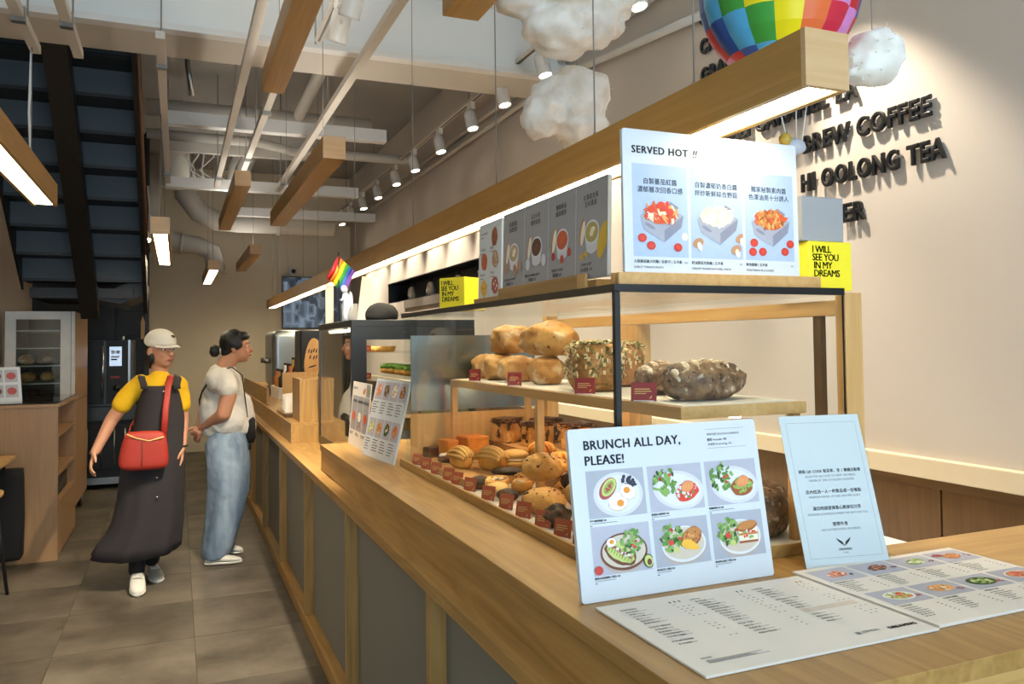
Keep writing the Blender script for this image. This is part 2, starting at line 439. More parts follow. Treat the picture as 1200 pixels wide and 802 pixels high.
pipe('thick beige drain pipe crossing behind the boxed beam', [(-.25, 7.6, 3.56), (1.72, 7.6, 3.56)], .075, flanges=(((.6, 7.6, 3.56), (1, 0, 0), .09), ((1.05, 7.6, 3.56), (1, 0, 0), .088), ((1.35, 7.6, 3.56), (1, 0, 0), .088)))
pipe('thinner beige pipe just under the thick drain pipe', [(-.25, 7.75, 3.36), (.7, 7.75, 3.36), (1.0, 7.75, 3.3), (2.2, 7.75, 3.3)], .045)
pipe('large beige duct bending down at the back left', [(1.9, 10.6, 3.02), (.7, 10.6, 3.02)]+[V(p) for p in arc((.35, 10.6, 3.32), .3, -90, -90, ((1, 0, 0), (0, 0, 1)), 1)][:0]+[(.45, 10.6, 3.03), (.25, 10.6, 3.12), (.1, 10.6, 3.32), (.05, 10.6, 3.9)], .13, name='ceiling_duct', cat='duct', flanges=(((1.2, 10.6, 3.02), (1, 0, 0), .145),))
pipe('curved beige duct dropping towards the end wall', [(-.32, 11.2, 3.9), (-.32, 11.2, 3.2), (-.25, 11.2, 2.95), (-.05, 11.2, 2.82), (.25, 11.2, 2.78), (.42, 11.2, 2.7), (.47, 11.2, 2.5), (.47, 11.2, 2.42)], .12, name='ceiling_duct', cat='duct', flanges=(((.47, 11.2, 2.43), (0, 0, 1), .15), ((.05, 11.2, 2.8), (1, -.0, -.1), .132)))
pipe('beige duct stub hanging beside the stair', [(-.02, 8.9, 3.9), (-.02, 8.9, 3.1)], .14, name='ceiling_duct', cat='duct')
for k, (x, y) in enumerate(((.48, 8.6), (.56, 8.62), (.64, 8.7))):
    pipe(('left of three', 'middle of three', 'right of three')[k]+' beige conduits rising beside the loose cables', [(x, y, 3.05), (x+.04, y, 3.3), (x+.12, y, 3.5), (x+.14, y, 3.9)], .035)
bm = BM()
for k in range(5): 
    a = rnd.uniform(-.1, .1); tube(bm, [(.12+k*.05, 8.7, 3.6), (.1+k*.06+a, 8.68, 3.4), (.2+a, 8.66, 3.25), (.12+.07*k, 8.66, 3.12)], .008, 6)
tag(obj('cable_bundle', bm, 'white_paint'), 'tangle of loose pale cables above the white joist', 'cable')
pipe('beige round pipe running away under the slab at the right', [(1.0, 5.3, 3.55), (1.02, 7.4, 3.55)], .05)
pipe('galvanised hanger strap bent below the thick pipe', [(.06, 6.2, 3.9), (.07, 6.2, 3.5), (.1, 6.2, 3.28)], .02, 'steel')
pipe('short beige sprinkler pipe with a brass head', [(.45, 6.3, 3.95), (.45, 6.3, 3.72), (.45, 6.3, 3.7)], [.02, .02, .045])
# channels along the room
def channel(x, y0, y1, z, lab):
    bm = BM(); box(bm, (x-.022, y0, z), (x+.022, y1, z+.04))
    o = tag(obj('strut_channel', bm, 'beige_steel'), lab, 'channel', 'beige channels hung below the ceiling')
    for y in (y0+.25, (y0+y1)/2, y1-.25): obj('hanger_rod', tube(BM(), [(x, y, z+.04), (x, y, 3.94 if y > 4.6 else 3.62)], .005, 6), 'wire', o)
    for y in (y0+.4, y1-.5): obj('clamp', box(BM(), (x-.028, y, z-.02), (x+.028, y+.04, z+.05)), 'steel', o)
channel(-.657, 2.6, 4.6, 2.95, 'leftmost beige channel ending in front of the black stair')
channel(-.467, 2.6, 4.6, 2.95, 'second beige channel from the left ending over the black stair')
channel(-.08, 4.36, 8.25, 3.02, 'beige channel beside the right edge of the black stair')
channel(.34, 2.6, 7.95, 2.95, 'beige channel left of the highest wooden lamp beam')
channel(.54, 5.0, 7.35, 3.0, 'short beige channel between the two middle wooden lamp beams')
channel(.9, 2.4, 8.0, 2.95, 'beige channel right of the second spotlight track')
# ================================================================= staircase (underside of a flight climbing towards the street)
stair = thing('staircase', 'black steel staircase seen from below with slate grey riser panels', 'staircase', (-.65, 7.4, 0))
SX0, SX1, RUN, RISE = -1.10, -.255, .2525, .1767
rz0 = None
def stair_line(y): return 3.07-.7*(y-5.63)
proto_r = obj('riser', box(BM(), (SX0, -.008, 0), (SX1, .008, RISE)), 'stair_panel')
proto_t = obj('tread', box(BM(), (SX0, -.012, -.022), (SX1, RUN+.012, 0)), 'black_steel')
for k in range(-3, 7):
    y = 5.63+k*RUN; z = 3.07-k*RISE
    for p, q in ((proto_r, (0, y, z)), (proto_t, (0, y, z))):
        c = p if k == -3 else copy_piece(p, q)
        c.location = q; c.parent = stair; c.matrix_parent_inverse = world(stair).inverted()
def slope_bar(x0, x1, ya, yb, dz0, dz1):
    bm = BM(); pts = [(x0, ya, stair_line(ya)+dz0), (x0, yb, stair_line(yb)+dz0), (x0, yb, stair_line(yb)+dz1), (x0, ya, stair_line(ya)+dz1)]
    return prism(bm, pts, (x1-x0, 0, 0))
obj('stringer', slope_bar(-.715, -.585, 4.9, 7.32, -.19, -.03), 'black_steel', stair)
obj('stringer', slope_bar(-.255, -.225, 4.9, 7.35, -.12, .22), 'black_steel', stair)
obj('stringer', slope_bar(SX0-.015, SX0, 4.9, 7.2, -.05, .22), 'black_steel', stair)
obj('handrail', tube(BM(), [(-.215, 5.0, 3.4), (-.215, 6.6, 2.28), (-.2, 6.75, 2.2)], .012, 8), mat('copper_tube', '6b4a33', .4, metal=.6), stair)
obj('landing', box(BM(), (-1.06, 7.2, 1.86), (-.33, 8.3, 1.94)), 'black_steel', stair)
prism_bm = prism(BM(), [(-.66, 7.25, 1.86), (-.30, 7.25, 2.02), (-.24, 7.25, 2.02), (-.24, 7.25, 1.9), (-.42, 7.25, 1.82)], (0, .9, 0))
obj('bracket', prism_bm, 'black_steel', stair)
# dark lower flight and screen under the landing
low = thing('stair_screen', 'black panelled screen closing the space under the staircase', 'screen', (-.65, 9.9, 0))
obj('backing', box(BM(), (LX+.004, 10.0, 0), (-.32, 10.04, 3.9)), 'black_steel', low)
for k in range(7): obj('panel', box(BM(), (-.62, 9.97, .2+k*.28), (-.35, 9.998, .2+k*.28+.262)), mat('slate_panel', '23292d', .6), low)
obj('post', box(BM(), (-.74, 9.93, 0), (-.64, 9.999, 2.6)), 'black_steel', low)
obj('edge_post', box(BM(), (-.335, 9.9, 0), (-.29, 10.04, 3.9)), 'black_steel', low)

# ================================================================= wooden lamp beams on wires
LAMPS = []
def lamp_beam(label, x, y0, y1, z0, w, h, lit, wires=(), top=3.94, cord=False):
    t = thing('pendant_light', label, 'lamp', (x, (y0+y1)/2, z0), 'wooden beam lamps hung from the ceiling')
    bm = BM(); d = .022
    if lit:
        box(bm, (x-w/2, y0+.012, z0+d), (x+w/2, y1, z0+h)); box(bm, (x-w/2, y0+.012, z0), (x-w/2+.016, y1, z0+d)); box(bm, (x+w/2-.016, y0+.012, z0), (x+w/2, y1, z0+d))
    else: box(bm, (x-w/2, y0+.012, z0), (x+w/2, y1, z0+h))
    obj('body', bm, 'lamp_oak', t, bevel=.001)
    obj('end_cap', box(BM(), (x-w/2, y0, z0), (x+w/2, y0+.012, z0+h)), 'lamp_oak_end', t)
    if lit: obj('diffuser', box(BM(), (x-w/2+.018, y0+.03, z0+.006), (x+w/2-.018, y1-.02, z0+d-.002)), 'led_warm', t)
    else: obj('added_uplight_strip', box(BM(), (x-w/2+.02, y0+.06, z0+h), (x+w/2-.02, y1-.06, z0+h+.004)), 'added_uplight', t)  # glow strip added out of sight on unlit beams to brighten the ceiling
    for wy in wires:
        s = obj('suspension_wire', tube(BM(), [(x, wy, z0+h), (x, wy, top)], .0022, 6), 'wire', t)
        obj('gripper', tube(BM(), [(x, wy, z0+h), (x, wy, z0+h+.03)], .006, 8), 'steel', s)
    if cord: obj('power_cord', tube(BM(), [(x-.02, y1-.3, z0+h), (x-.03, y1-.32, z0+h+.3), (x-.015, y1-.36, z0+h+.62), (x-.01, y1-.36, top)], .006, 8), 'white_paint', t)
    return t
lamp_beam('longest wooden beam lamp with a glowing strip above the counter', 1.155, 1.172, 11.1, 1.952, .108, .112, True, (1.6, 2.1, 2.9, 4.1, 5.6, 7.2, 8.1, 9.3, 10.3, 10.8))
lamp_beam('unlit wooden beam lamp nearest the long lamp, square end towards us', .785, 4.34, 7.0, 2.475, .12, .12, False, (4.7, 6.4))
lamp_beam('short-looking unlit wooden beam lamp left of the middle pair', .475, 6.57, 9.2, 2.72, .12, .12, False, (6.9, 8.8))
lamp_beam('lit wooden beam lamp hanging next to the black stair edge', -.10, 5.6, 7.8, 2.19, .115, .112, True, (5.8, 7.5), top=3.018)
lamp_beam('small lit wooden beam lamp near the tan end wall', .345, 8.6, 10.65, 2.23, .115, .1, True, (8.9, 10.3))
lamp_beam('unlit wooden beam lamp hanging near the end wall and security camera', .79, 9.1, 11.3, 2.46, .12, .11, False, (9.4, 11.0))
lamp_beam('highest unlit wooden beam lamp crossing the top of the picture', .46, 1.7, 4.3, 2.785, .11, .11, False, (2.0, 4.0), top=3.62)
lamp_beam('lit wooden beam lamp with a white cord at the left edge', -.66, 2.4, 4.95, 2.235, .12, .12, True, (2.7, 4.5), top=2.948, cord=True)
lamp_beam('unlit wooden beam lamp end beside the big cloud', .83, -.2, 2.38, 2.5, .12, .12, False, (.2, 2.1), top=3.62)

# ================================================================= spotlight tracks
def track(label, x, y0, y1, z):
    t = tag(obj('lighting_track', box(BM(), (x-.018, y0, z), (x+.018, y1, z+.022)), 'beige_steel'), label, 'track')
    obj('rail_groove', box(BM(), (x-.006, y0+.01, z-.002), (x+.006, y1-.01, z)), 'black_paint', t)
    for y in [y0+.3+k*1.6 for k in range(int((y1-y0)/1.6)+1)]: obj('hanger_rod', tube(BM(), [(x, y, z+.022), (x, y, 3.93 if y > 5.2 else 3.2 if y > 4.76 else 3.61)], .005, 6), 'wire', t)
track('long spotlight track beside the right wall', 2.05, 2.2, 11.4, 3.285)
track('short spotlight track at the top left of the clouds', .68, 2.4, 4.2, 3.05)
mat('lamp_white', 'dedad2', .4, var=.03)
def make_spot(tilt):
    t = thing('spotlight', 'x', 'spotlight')
    obj('adapter', box(BM(), (-.016, -.05, -.055), (.016, .05, -.002)), 'lamp_white', t, bevel=.003)
    Mx = Matrix.Rotation(tilt[0], 4, 'Y') @ Matrix.Rotation(tilt[1], 4, 'X'); c = V((0, 0, -.135))
    bm = BM()
    for s in (-1, 1): tube(bm, [(0, 0, -.055), (0, s*.045, -.075), (0, s*.052, -.11), (0, s*.05, -.14)], .005, 6)
    obj('yoke', bm, 'lamp_white', t)
    bd = obj('body', lathe(BM(), [(.0, .075), (.03, .075), (.042, .062), (.045, .03), (.045, -.055), (.047, -.06), (.047, -.072), (.04, -.072), (.038, -.062), (0, -.062)], c, 20, Mx), 'lamp_white', t)
    obj('lens', lathe(BM(), [(0, -.064), (.036, -.064), (.036, -.0665), (0, -.0665)], c, 20, Mx), 'spot_lens', bd)
    d = Mx.to_3x3() @ V((0, 0, -1))
    lamp('SPOT', 'spot_beam', c+d*.075, SPOT_W, (1.0, .86, .67), t, c+d*2, spot_size=R(62), spot_blend=.6, shadow_soft_size=.03)
    return t
SPOT_W = 130
sp = make_spot((R(-8), R(-14)))
SPOT_W = 170
sp2 = make_spot((R(10), R(24)))
ORD = ('nearest', 'second', 'third', 'fourth', 'fifth', 'sixth', 'seventh', 'eighth', 'ninth', 'tenth')
ys = (4.37, 5.02, 5.66, 6.45, 7.24, 7.94, 8.74, 9.49, 10.21, 10.84)
for i, y in enumerate(ys):
    o = sp if i == 0 else dup(sp); o.location = (2.05, y, 3.285)
    o['label'] = ORD[i]+' white spotlight on the long track by the right wall'; o['group'] = 'white track spotlights'
for i, (y, lab) in enumerate(((3.32, 'white track spotlight cut by the top edge of the picture'), (3.62, 'white track spotlight hanging lower on the short track'))):
    o = sp2 if i == 0 else dup(sp2); o.location = (.68, y, 3.05); o['label'] = lab; o['group'] = 'white track spotlights'
for i, y in enumerate((2.45, 3.3)):
    o = dup(sp); o.location = (2.05, y, 3.285); o['label'] = ('white spotlight nearest the lettering wall, above the balloon', 'white spotlight hidden behind the big cloud on the long track')[i]; o['group'] = 'white track spotlights'
# small bare spot at the stair edge
CL = V((-.232, 7.5, 2.395))
t = thing('clip_light', 'small bright clip-on spotlight at the edge of the black stair', 'spotlight', CL)
obj('arm', tube(BM(), [CL+V((.0, 0, .45)), CL+V((.012, 0, .25)), CL+V((.01, 0, .04))], .008, 8), 'duct_paint', t)
b = obj('head', lathe(BM(), [(0, .05), (.025, .05), (.032, .02), (.034, -.03), (0, -.03)], CL+V((0, 0, .01)), 16, Matrix.Rotation(R(-35), 4, 'X')), 'lamp_white', t)
obj('lens', blob(BM(), CL+V((0, -.016, -.014)), .026, .02, .026, 2), 'spot_lens', b)
# conduits on the right wall
pipe('upper of two beige conduits along the right wall under the track', [(2.36, 3.0, 3.30), (2.36, 4.5, 3.34), (2.36, 11.9, 3.34)], .022, cat='conduit', name='wall_conduit')
pipe('lower of two beige conduits along the right wall under the track', [(2.36, 2.9, 3.02), (2.36, 4.6, 3.22), (2.36, 5.3, 3.24), (2.36, 11.9, 3.24)], .022, cat='conduit', name='wall_conduit')
# security camera on the end wall
t = thing('security_camera', 'small white dome security camera with a black eye on the end wall', 'camera', (1.55, 11.98, 2.54))
obj('housing', blob(BM(), (1.55, 11.96, 2.54), .075, .05, .075, 3), 'lamp_white', t); obj('eye', blob(BM(), (1.56, 11.915, 2.535), .034, .02, .034, 2), 'black_trim', t)

# ================================================================= cotton clouds, balloon
def cotton_mat():
    m, N, L, B = new('cotton'); tc = N.new('ShaderNodeTexCoord'); n = N.new('ShaderNodeTexNoise'); n.inputs['Scale'].default_value = 18; n.inputs['Detail'].default_value = 8
    L.new(tc.outputs['Object'], n.inputs['Vector']); cr = N.new('ShaderNodeValToRGB'); cr.color_ramp.elements[0].color = (*lin('e2dacb'), 1); cr.color_ramp.elements[0].position = .35; cr.color_ramp.elements[1].color = (*lin('f4f0e8'), 1); cr.color_ramp.elements[1].position = .6
    L.new(n.outputs[0], cr.inputs[0]); L.new(cr.outputs[0], B.inputs['Base Color']); B.inputs['Roughness'].default_value = 1
    B.inputs['Subsurface Weight'].default_value = .3; B.inputs['Subsurface Radius'].default_value = (.03, .025, .02); B.inputs['Sheen Weight'].default_value = .4
    b = N.new('ShaderNodeBump'); b.inputs['Strength'].default_value = .35; b.inputs['Distance'].default_value = .006; L.new(n.outputs[0], b.inputs['Height']); L.new(b.outputs[0], B.inputs['Normal'])
cotton_mat()
def cloud(label, c, lumps, seed, hang):
    t = thing('cotton_cloud', label, 'cloud', c, 'cotton clouds hung over the counter')
    bm = BM(); c = V(c)
    for i, (x, y, z, a, b, d) in enumerate(lumps): blob(bm, c+V((x, y, z)), a, b, d, 3, .25, 2.2, seed+i)
    o = obj('cotton_body', bm, 'cotton', t, smooth=True)
    r = o.modifiers.new('remesh', 'REMESH'); r.mode = 'VOXEL'; r.voxel_size = .011; r.use_smooth_shade = True
    tx = bpy.data.textures.new('lumps', 'CLOUDS'); tx.noise_scale = .11; tx.noise_depth = 2
    d = o.modifiers.new('lumps', 'DISPLACE'); d.texture = tx; d.strength = .035; d.mid_level = .5; d.texture_coords = 'GLOBAL'
    # loose fibres
    fb = BM(); 
    for k in range(150):
        i = rnd.randrange(len(lumps)); x, y, z, a, b, dd = lumps[i]
        n = V((rnd.gauss(0, 1), rnd.gauss(0, 1), rnd.gauss(0, 1))).normalized(); p = c+V((x+n.x*a, y+n.y*b, z+n.z*dd)); q = p+n*rnd.uniform(.002, .012)*min(1, a/.1)+V((rnd.uniform(-.012, .012), rnd.uniform(-.012, .012), rnd.uniform(-.01, .006)))*min(1, a/.1)
        tube(fb, [p-n*.02, p, q], [.0012, .001, .0004], 3, False)
    tag(obj('loose_fibres', fb, 'cotton', t), kind='stuff')
    for h in hang: obj('thread', tube(BM(), [c+V(h), (c.x+h[0], c.y+h[1], 3.6)], .0012, 5), 'wire', t)
cloud('largest cotton cloud, cut by the top edge above the spotlights', (1.18, 2.42, 2.62), ((.0, 0, .06, .20, .17, .13), (.13, .0, -.02, .11, .12, .12), (-.10, .0, .02, .11, .12, .085), (.03, 0, -.09, .14, .12, .085), (.215, 0, -.045, .06, .06, .05), (.2, 0, .05, .1, .1, .1), (.07, .0, .12, .17, .13, .1)), 1, ((0, 0, .1),))
cloud('middle cotton cloud hanging just behind the long lamp beam', (1.36, 2.70, 2.36), ((.04, 0, .03, .12, .12, .13), (-.09, 0, -.04, .085, .1, .08), (-.04, 0, .04, .09, .1, .07), (.06, 0, -.07, .11, .11, .08), (.09, -.02, .05, .08, .09, .09), (-.12, 0, -.06, .06, .07, .05)), 9, ((.05, 0, .1),))
cloud('smallest cotton cloud beside the square end of the long lamp', (1.53, 1.41, 2.135), ((.01, 0, .01, .062, .065, .068), (-.03, 0, -.02, .05, .05, .045), (.015, 0, -.015, .05, .05, .052), (-.06, 0, -.045, .04, .04, .02)), 21, ((0, 0, .05),))
# balloon
bal = thing('hot_air_balloon', 'toy hot-air balloon patched in rainbow colours above the long lamp', 'balloon', (1.42, 1.60, 2.1))
for n_, h_ in (('b_red', 'c8202c'), ('b_blue', '1c4fa0'), ('b_sky', '4fa8d8'), ('b_green', '3f9a3c'), ('b_yellow', 'f0dc14'), ('b_orange', 'e8703a'), ('b_pink', 'd888c4'), ('b_crimson', 'd02840')): mat(n_, h_, .35, var=.05)
BC = V((1.42, 1.60, 2.355)); BR = .195
prof = []
for k in range(13):
    a = -62+152*k/12; prof.append((BR*math.cos(R(a)), BR*1.05*math.sin(R(a)) if a > 0 else BR*1.12*math.sin(R(a))))
PAL = ('b_red', 'b_pink', 'b_crimson', 'b_blue', 'b_sky', 'b_green', 'b_yellow', 'b_orange')
def balloon_cell(g, k):
    SEQ = ('b_red', 'b_blue', 'b_sky', 'b_green', 'b_yellow', 'b_orange', 'b_crimson', 'b_pink')
    return SEQ[(g+1+(k % 2)*1+k//2) % 8]
NG = 16
for g in range(NG):
    for k in range(12):
        bm = BM(); n = 3; r0, z0 = prof[k]; r1, z1 = prof[k+1]; bul = .006
        grid = []
        for j in range(3):
            w = j/2; rr = r0+(r1-r0)*w; zz = z0+(z1-z0)*w; row = []
            for i in range(n+1):
                a = 2*math.pi*(g+i/n)/NG; q = rr+bul*math.sin(math.pi*i/n)*(rr/BR)
                row.append(bm.verts.new(BC+V((q*math.cos(a), q*math.sin(a), zz))))
            grid.append(row)
        for j in range(2):
            for i in range(n): bm.faces.new((grid[j][i], grid[j][i+1], grid[j+1][i+1], grid[j+1][i])).smooth = True
        obj('panel', bm, balloon_cell(g, k), bal)
obj('skirt', lathe(BM(), [(BR*math.cos(R(62)), -BR*1.12*math.sin(R(62))), (.075, -.215), (.06, -.245), (.055, -.245)], BC, 32), 'b_crimson', bal)
obj('thread', tube(BM(), [BC+V((0, 0, .2)), (BC.x, BC.y, 3.6)], .0012, 5), 'wire', bal)
# bird toy riding in the basket line
t = thing('bird_toy', 'tiny grey bird toy with gold head hanging on white threads below the balloon', 'toy', (1.455, 1.60, 1.93))
obj('body', blob(BM(), (1.462, 1.60, 1.962), .03, .02, .022, 3, .1, 3, 2), mat('toy_grey', 'b8bcc4', .5), t); obj('head', blob(BM(), (1.43, 1.60, 1.978), .017, .016, .018, 2), mat('toy_gold', 'b89a3a', .4), t)
for dx in (-.03, .02, .05): obj('thread', tube(BM(), [(1.455+dx*.6, 1.60, 1.975), (1.44+dx*1.4, 1.60, 2.115)], .0015, 5), 'white_paint', t)

# ================================================================= raised lettering on the right wall
LET = []
def wall_line(body, y_left, y_right, z, h, label):
    """letters read along -y (left to right from inside the shop)"""
    t = thing('wall_lettering', label, 'lettering', (2.38, y_left, z), 'raised black words on the beige wall')
    LET.append((t, body, y_left, y_right, z, h))
wall_line('COLD BREW COFFEE', 2.86, 1.955, 2.234, .077, 'raised black wall lettering reading COLD BREW COFFEE')
wall_line('HI OOLONG TEA', 2.58, 1.905, 2.077, .077, 'raised black wall lettering ending in OOLONG TEA')
wall_line('ER', 2.36, 2.25, 1.92, .077, 'short raised black wall letters ER above the grey box')
wall_line('DALI CARAMEL LA', 3.10, 2.27, 2.391, .077, 'raised black wall lettering with CARAMEL behind the small cloud')
wall_line('GRANI', 3.25, 2.97, 2.735, .077, 'raised black wall lettering starting GRANI left of the balloon foot')
wall_line('CA', 3.25, 3.13, 2.878, .077, 'raised black wall letters CA left of the balloon')
wall_line('C', 3.25, 3.19, 3.02, .077, 'highest raised black wall letter C left of the balloon')
def build_letters():
    dg = None; curves = []
    for t, body, ya, yb, z, h in LET:
        o = text_curve(body, h/.72*.93, 0, extrude=.004, spacing=1.16); o.data.bevel_depth = .0035; o.data.bevel_resolution = 1; curves.append(o)
    bpy.context.view_layer.update(); dg = bpy.context.evaluated_depsgraph_get()
    for (t, body, ya, yb, z, h), o in zip(LET, curves):
        me = bpy.data.meshes.new_from_object(o.evaluated_get(dg)); bm = BM(); bm.from_mesh(me)
        xs = [v.co.x for v in bm.verts]; x0, x1 = min(xs), max(xs); k = (ya-yb)/(x1-x0)
        for v in bm.verts: v.co = V((WX-.0125-v.co.z, ya-(v.co.x-x0)*k, z+v.co.y))
        # split into letters by connectivity then by overlap along y
        bmesh.ops.remove_doubles(bm, verts=bm.verts, dist=1e-6); bm.verts.index_update()
        seen = set(); isl = []
        for v in bm.verts:
            if v in seen: continue
            st = [v]; comp = []; seen.add(v)
            while st:
                a = st.pop(); comp.append(a)
                for e in a.link_edges:
                    b = e.other_vert(a)
                    if b not in seen: seen.add(b); st.append(b)
            isl.append(comp)
        for comp in isl:
            cs = set(comp); nb = BM(); mp = {v: nb.verts.new(v.co) for v in comp}
            for f in {f for v in comp for f in v.link_faces}: nb.faces.new([mp[v] for v in f.verts])
            obj('letter', nb, 'black_paint', t)
        bm.free(); bpy.data.objects.remove(o)
    # stand-offs pin every line to the plaster
    for t, body, ya, yb, z, h in LET:
        bm = BM(); n = len(body)
        for k in range(n):
            y = ya-(ya-yb)*(k+.5)/n; tube(bm, [(WX-.008, y, z+h/2), (WX, y, z+h/2)], .003, 5)
        obj('standoff_pins', bm, 'steel', t)
build_letters()
# ================================================================= the long service counter
CT, LT = .99, .87       # raised top, ledge top
ct = thing('service_counter', 'long oak service counter with grey infill panels and a raised top', 'counter', (.9, 3, 0))
obj('worktop', box(BM(), (.636, .85, CT-.03), (1.46, 3.93, CT)), 'oak', ct, bevel=.0015)
obj('return_top', box(BM(), (1.462, .85, CT-.03), (2.33, 1.395, CT)), 'oak_x', ct, bevel=.0015)
obj('riser_board', box(BM(), (.640, .855, LT), (.660, 3.925, CT-.03)), 'oak', ct)
obj('end_riser', box(BM(), (.660, .855, LT), (2.33, .875, CT-.03)), 'oak_x', ct)
obj('far_riser', box(BM(), (.660, 3.905, LT), (1.46, 3.925, CT-.03)), 'oak_x', ct)
obj('ledge', box(BM(), (.585, .80, LT-.035), (1.46, 10.9, LT)), 'oak', ct, bevel=.002)
obj('carcass', box(BM(), (.66, .87, 0), (1.44, 10.88, LT-.035)), 'oak_dark', ct)
obj('plinth_rail', box(BM(), (.605, .86, .012), (.66, 10.88, .085)), 'oak', ct, bevel=.0015)
obj('plinth_gap', box(BM(), (.612, .86, 0), (.66, 10.88, .012)), 'black_paint', ct)
st_y = [.93, 2.03, 3.14, 4.24, 5.33, 6.4, 7.5, 8.6, 9.7, 10.8]
for i, y in enumerate(st_y): obj('stile', box(BM(), (.607, y, .085), (.66, y+.034, LT-.035)), 'oak_z', ct, bevel=.001)
for a, b in zip(st_y, st_y[1:]): obj('infill_panel', box(BM(), (.652, a+.036, .087), (.66, b-.002, LT-.037)), 'grey_panel', ct)

# till platform behind the pastry fridge
tp = ct
obj('platform_top', box(BM(), (.64, 5.03, CT-.02), (1.45, 10.85, CT)), 'oak', tp, bevel=.0015)
obj('platform_front', box(BM(), (.64, 5.03, LT), (.66, 10.85, CT-.02)), 'oak', tp)
obj('platform_end', box(BM(), (.66, 5.03, LT), (1.45, 5.05, CT-.02)), 'oak_z', tp)

# ================================================================= glass bread case
CX0, CX1, CY0, CY1, CTOP = .825, 1.43, 1.422, 3.09, 1.572
bc = thing('bread_case', 'glass bread display case with black edges standing on the counter', 'display case', (1.13, 2.25, CT))
obj('base_tray', box(BM(), (.812, 1.412, CT), (1.47, 3.10, CT+.012)), 'oak', bc, bevel=.001)
bm = BM(); box(bm, (.812, 1.412, CT+.012), (.822, 3.10, CT+.026)); obj('base_lip', bm, 'oak', bc, bevel=.001)
obj('base_lip', box(BM(), (.822, 1.412, CT+.012), (1.43, 1.420, CT+.026)), 'oak_x', bc, bevel=.001)
obj('front_pane', box(BM(), (.823, CY0, CT+.012), (.829, CY1, CTOP)), 'pane', bc)
obj('end_pane', box(BM(), (.832, 1.421, CT+.012), (CX1, 1.427, CTOP)), 'pane', bc)
obj('far_pane', box(BM(), (.832, CY1-.006, CT+.012), (CX1, CY1, CTOP)), 'pane', bc)
obj('top_pane', box(BM(), (.823, 1.421, CTOP), (1.44, CY1, CTOP+.008)), 'pane', bc)
obj('corner_bar', box(BM(), (.819, 1.416, CT+.026), (.831, 1.428, CTOP)), 'black_trim', bc)
obj('top_bar', box(BM(), (.818, 1.416, CTOP-.002), (.832, CY1, CTOP+.014)), 'black_trim', bc)
obj('top_bar', box(BM(), (.832, 1.416, CTOP-.002), (1.43, 1.430, CTOP+.014)), 'black_trim', bc)
obj('corner_bar', box(BM(), (1.4285, 1.4205, CT+.026), (1.4305, 1.424, CTOP)), 'black_trim', bc)
obj('rear_post', box(BM(), (1.432, 1.418, CT+.012), (1.484, 1.448, CTOP+.004)), 'pine', bc, bevel=.001)
obj('rear_post', box(BM(), (1.432, 3.05, CT+.012), (1.484, 3.09, CTOP+.004)), 'pine', bc, bevel=.001)
obj('rear_post', box(BM(), (1.432, 2.33, CT+.012), (1.484, 2.44, CTOP-.05)), 'pine', bc, bevel=.001)
obj('rear_rail', box(BM(), (1.432, 1.448, CTOP-.048), (1.484, 3.05, CTOP-.012)), 'pine_y', bc, bevel=.001)
obj('rear_sill', box(BM(), (1.432, 1.448, CT+.012), (1.484, 3.05, CT+.05)), 'pine_y', bc)
obj('sliding_frame', box(BM(), (1.436, 1.50, CT+.05), (1.452, 1.525, CTOP-.048)), 'oak_dark', bc)
obj('far_panel', box(BM(), (.85, CY1-.014, CT+.012), (1.43, CY1-.007, CT+.20)), 'pine', bc)
# shelf on thin legs
sh = obj('shelf', box(BM(), (1.0, 1.455, 1.298), (1.345, 3.03, 1.325)), 'pine_y', bc, bevel=.001)
obj('shelf_paper', box(BM(), (1.012, 1.47, 1.325), (1.335, 3.02, 1.327)), 'paper', bc)
for x, y in ((1.0, 3.006), (1.318, 3.006), (1.318, 1.47), (1.0, 2.2), (1.318, 2.2)): obj('shelf_leg', box(BM(), (x, y, CT+.012), (x+.022, y+.022, 1.298)), 'pine', bc)
obj('tray_paper', box(BM(), (.835, 1.44, CT+.012), (1.42, 3.06, CT+.0135)), 'paper', bc)
TZ = CT+.0136
obj('added_shelf_light', box(BM(), (1.15, 1.47, 1.294), (1.17, 3.0, 1.2978)), 'added_case_led', bc)  # unseen strip added under the shelf so the pastries below are brighter
# chromed divider panel at the far end seen through the glass
obj('mirror_panel', box(BM(), (.86, CY1+.012, 1.20), (1.40, CY1+.02, 1.50)), mat('dull_mirror', '8f979a', .28, metal=1, var=.1, scale=3), bc)

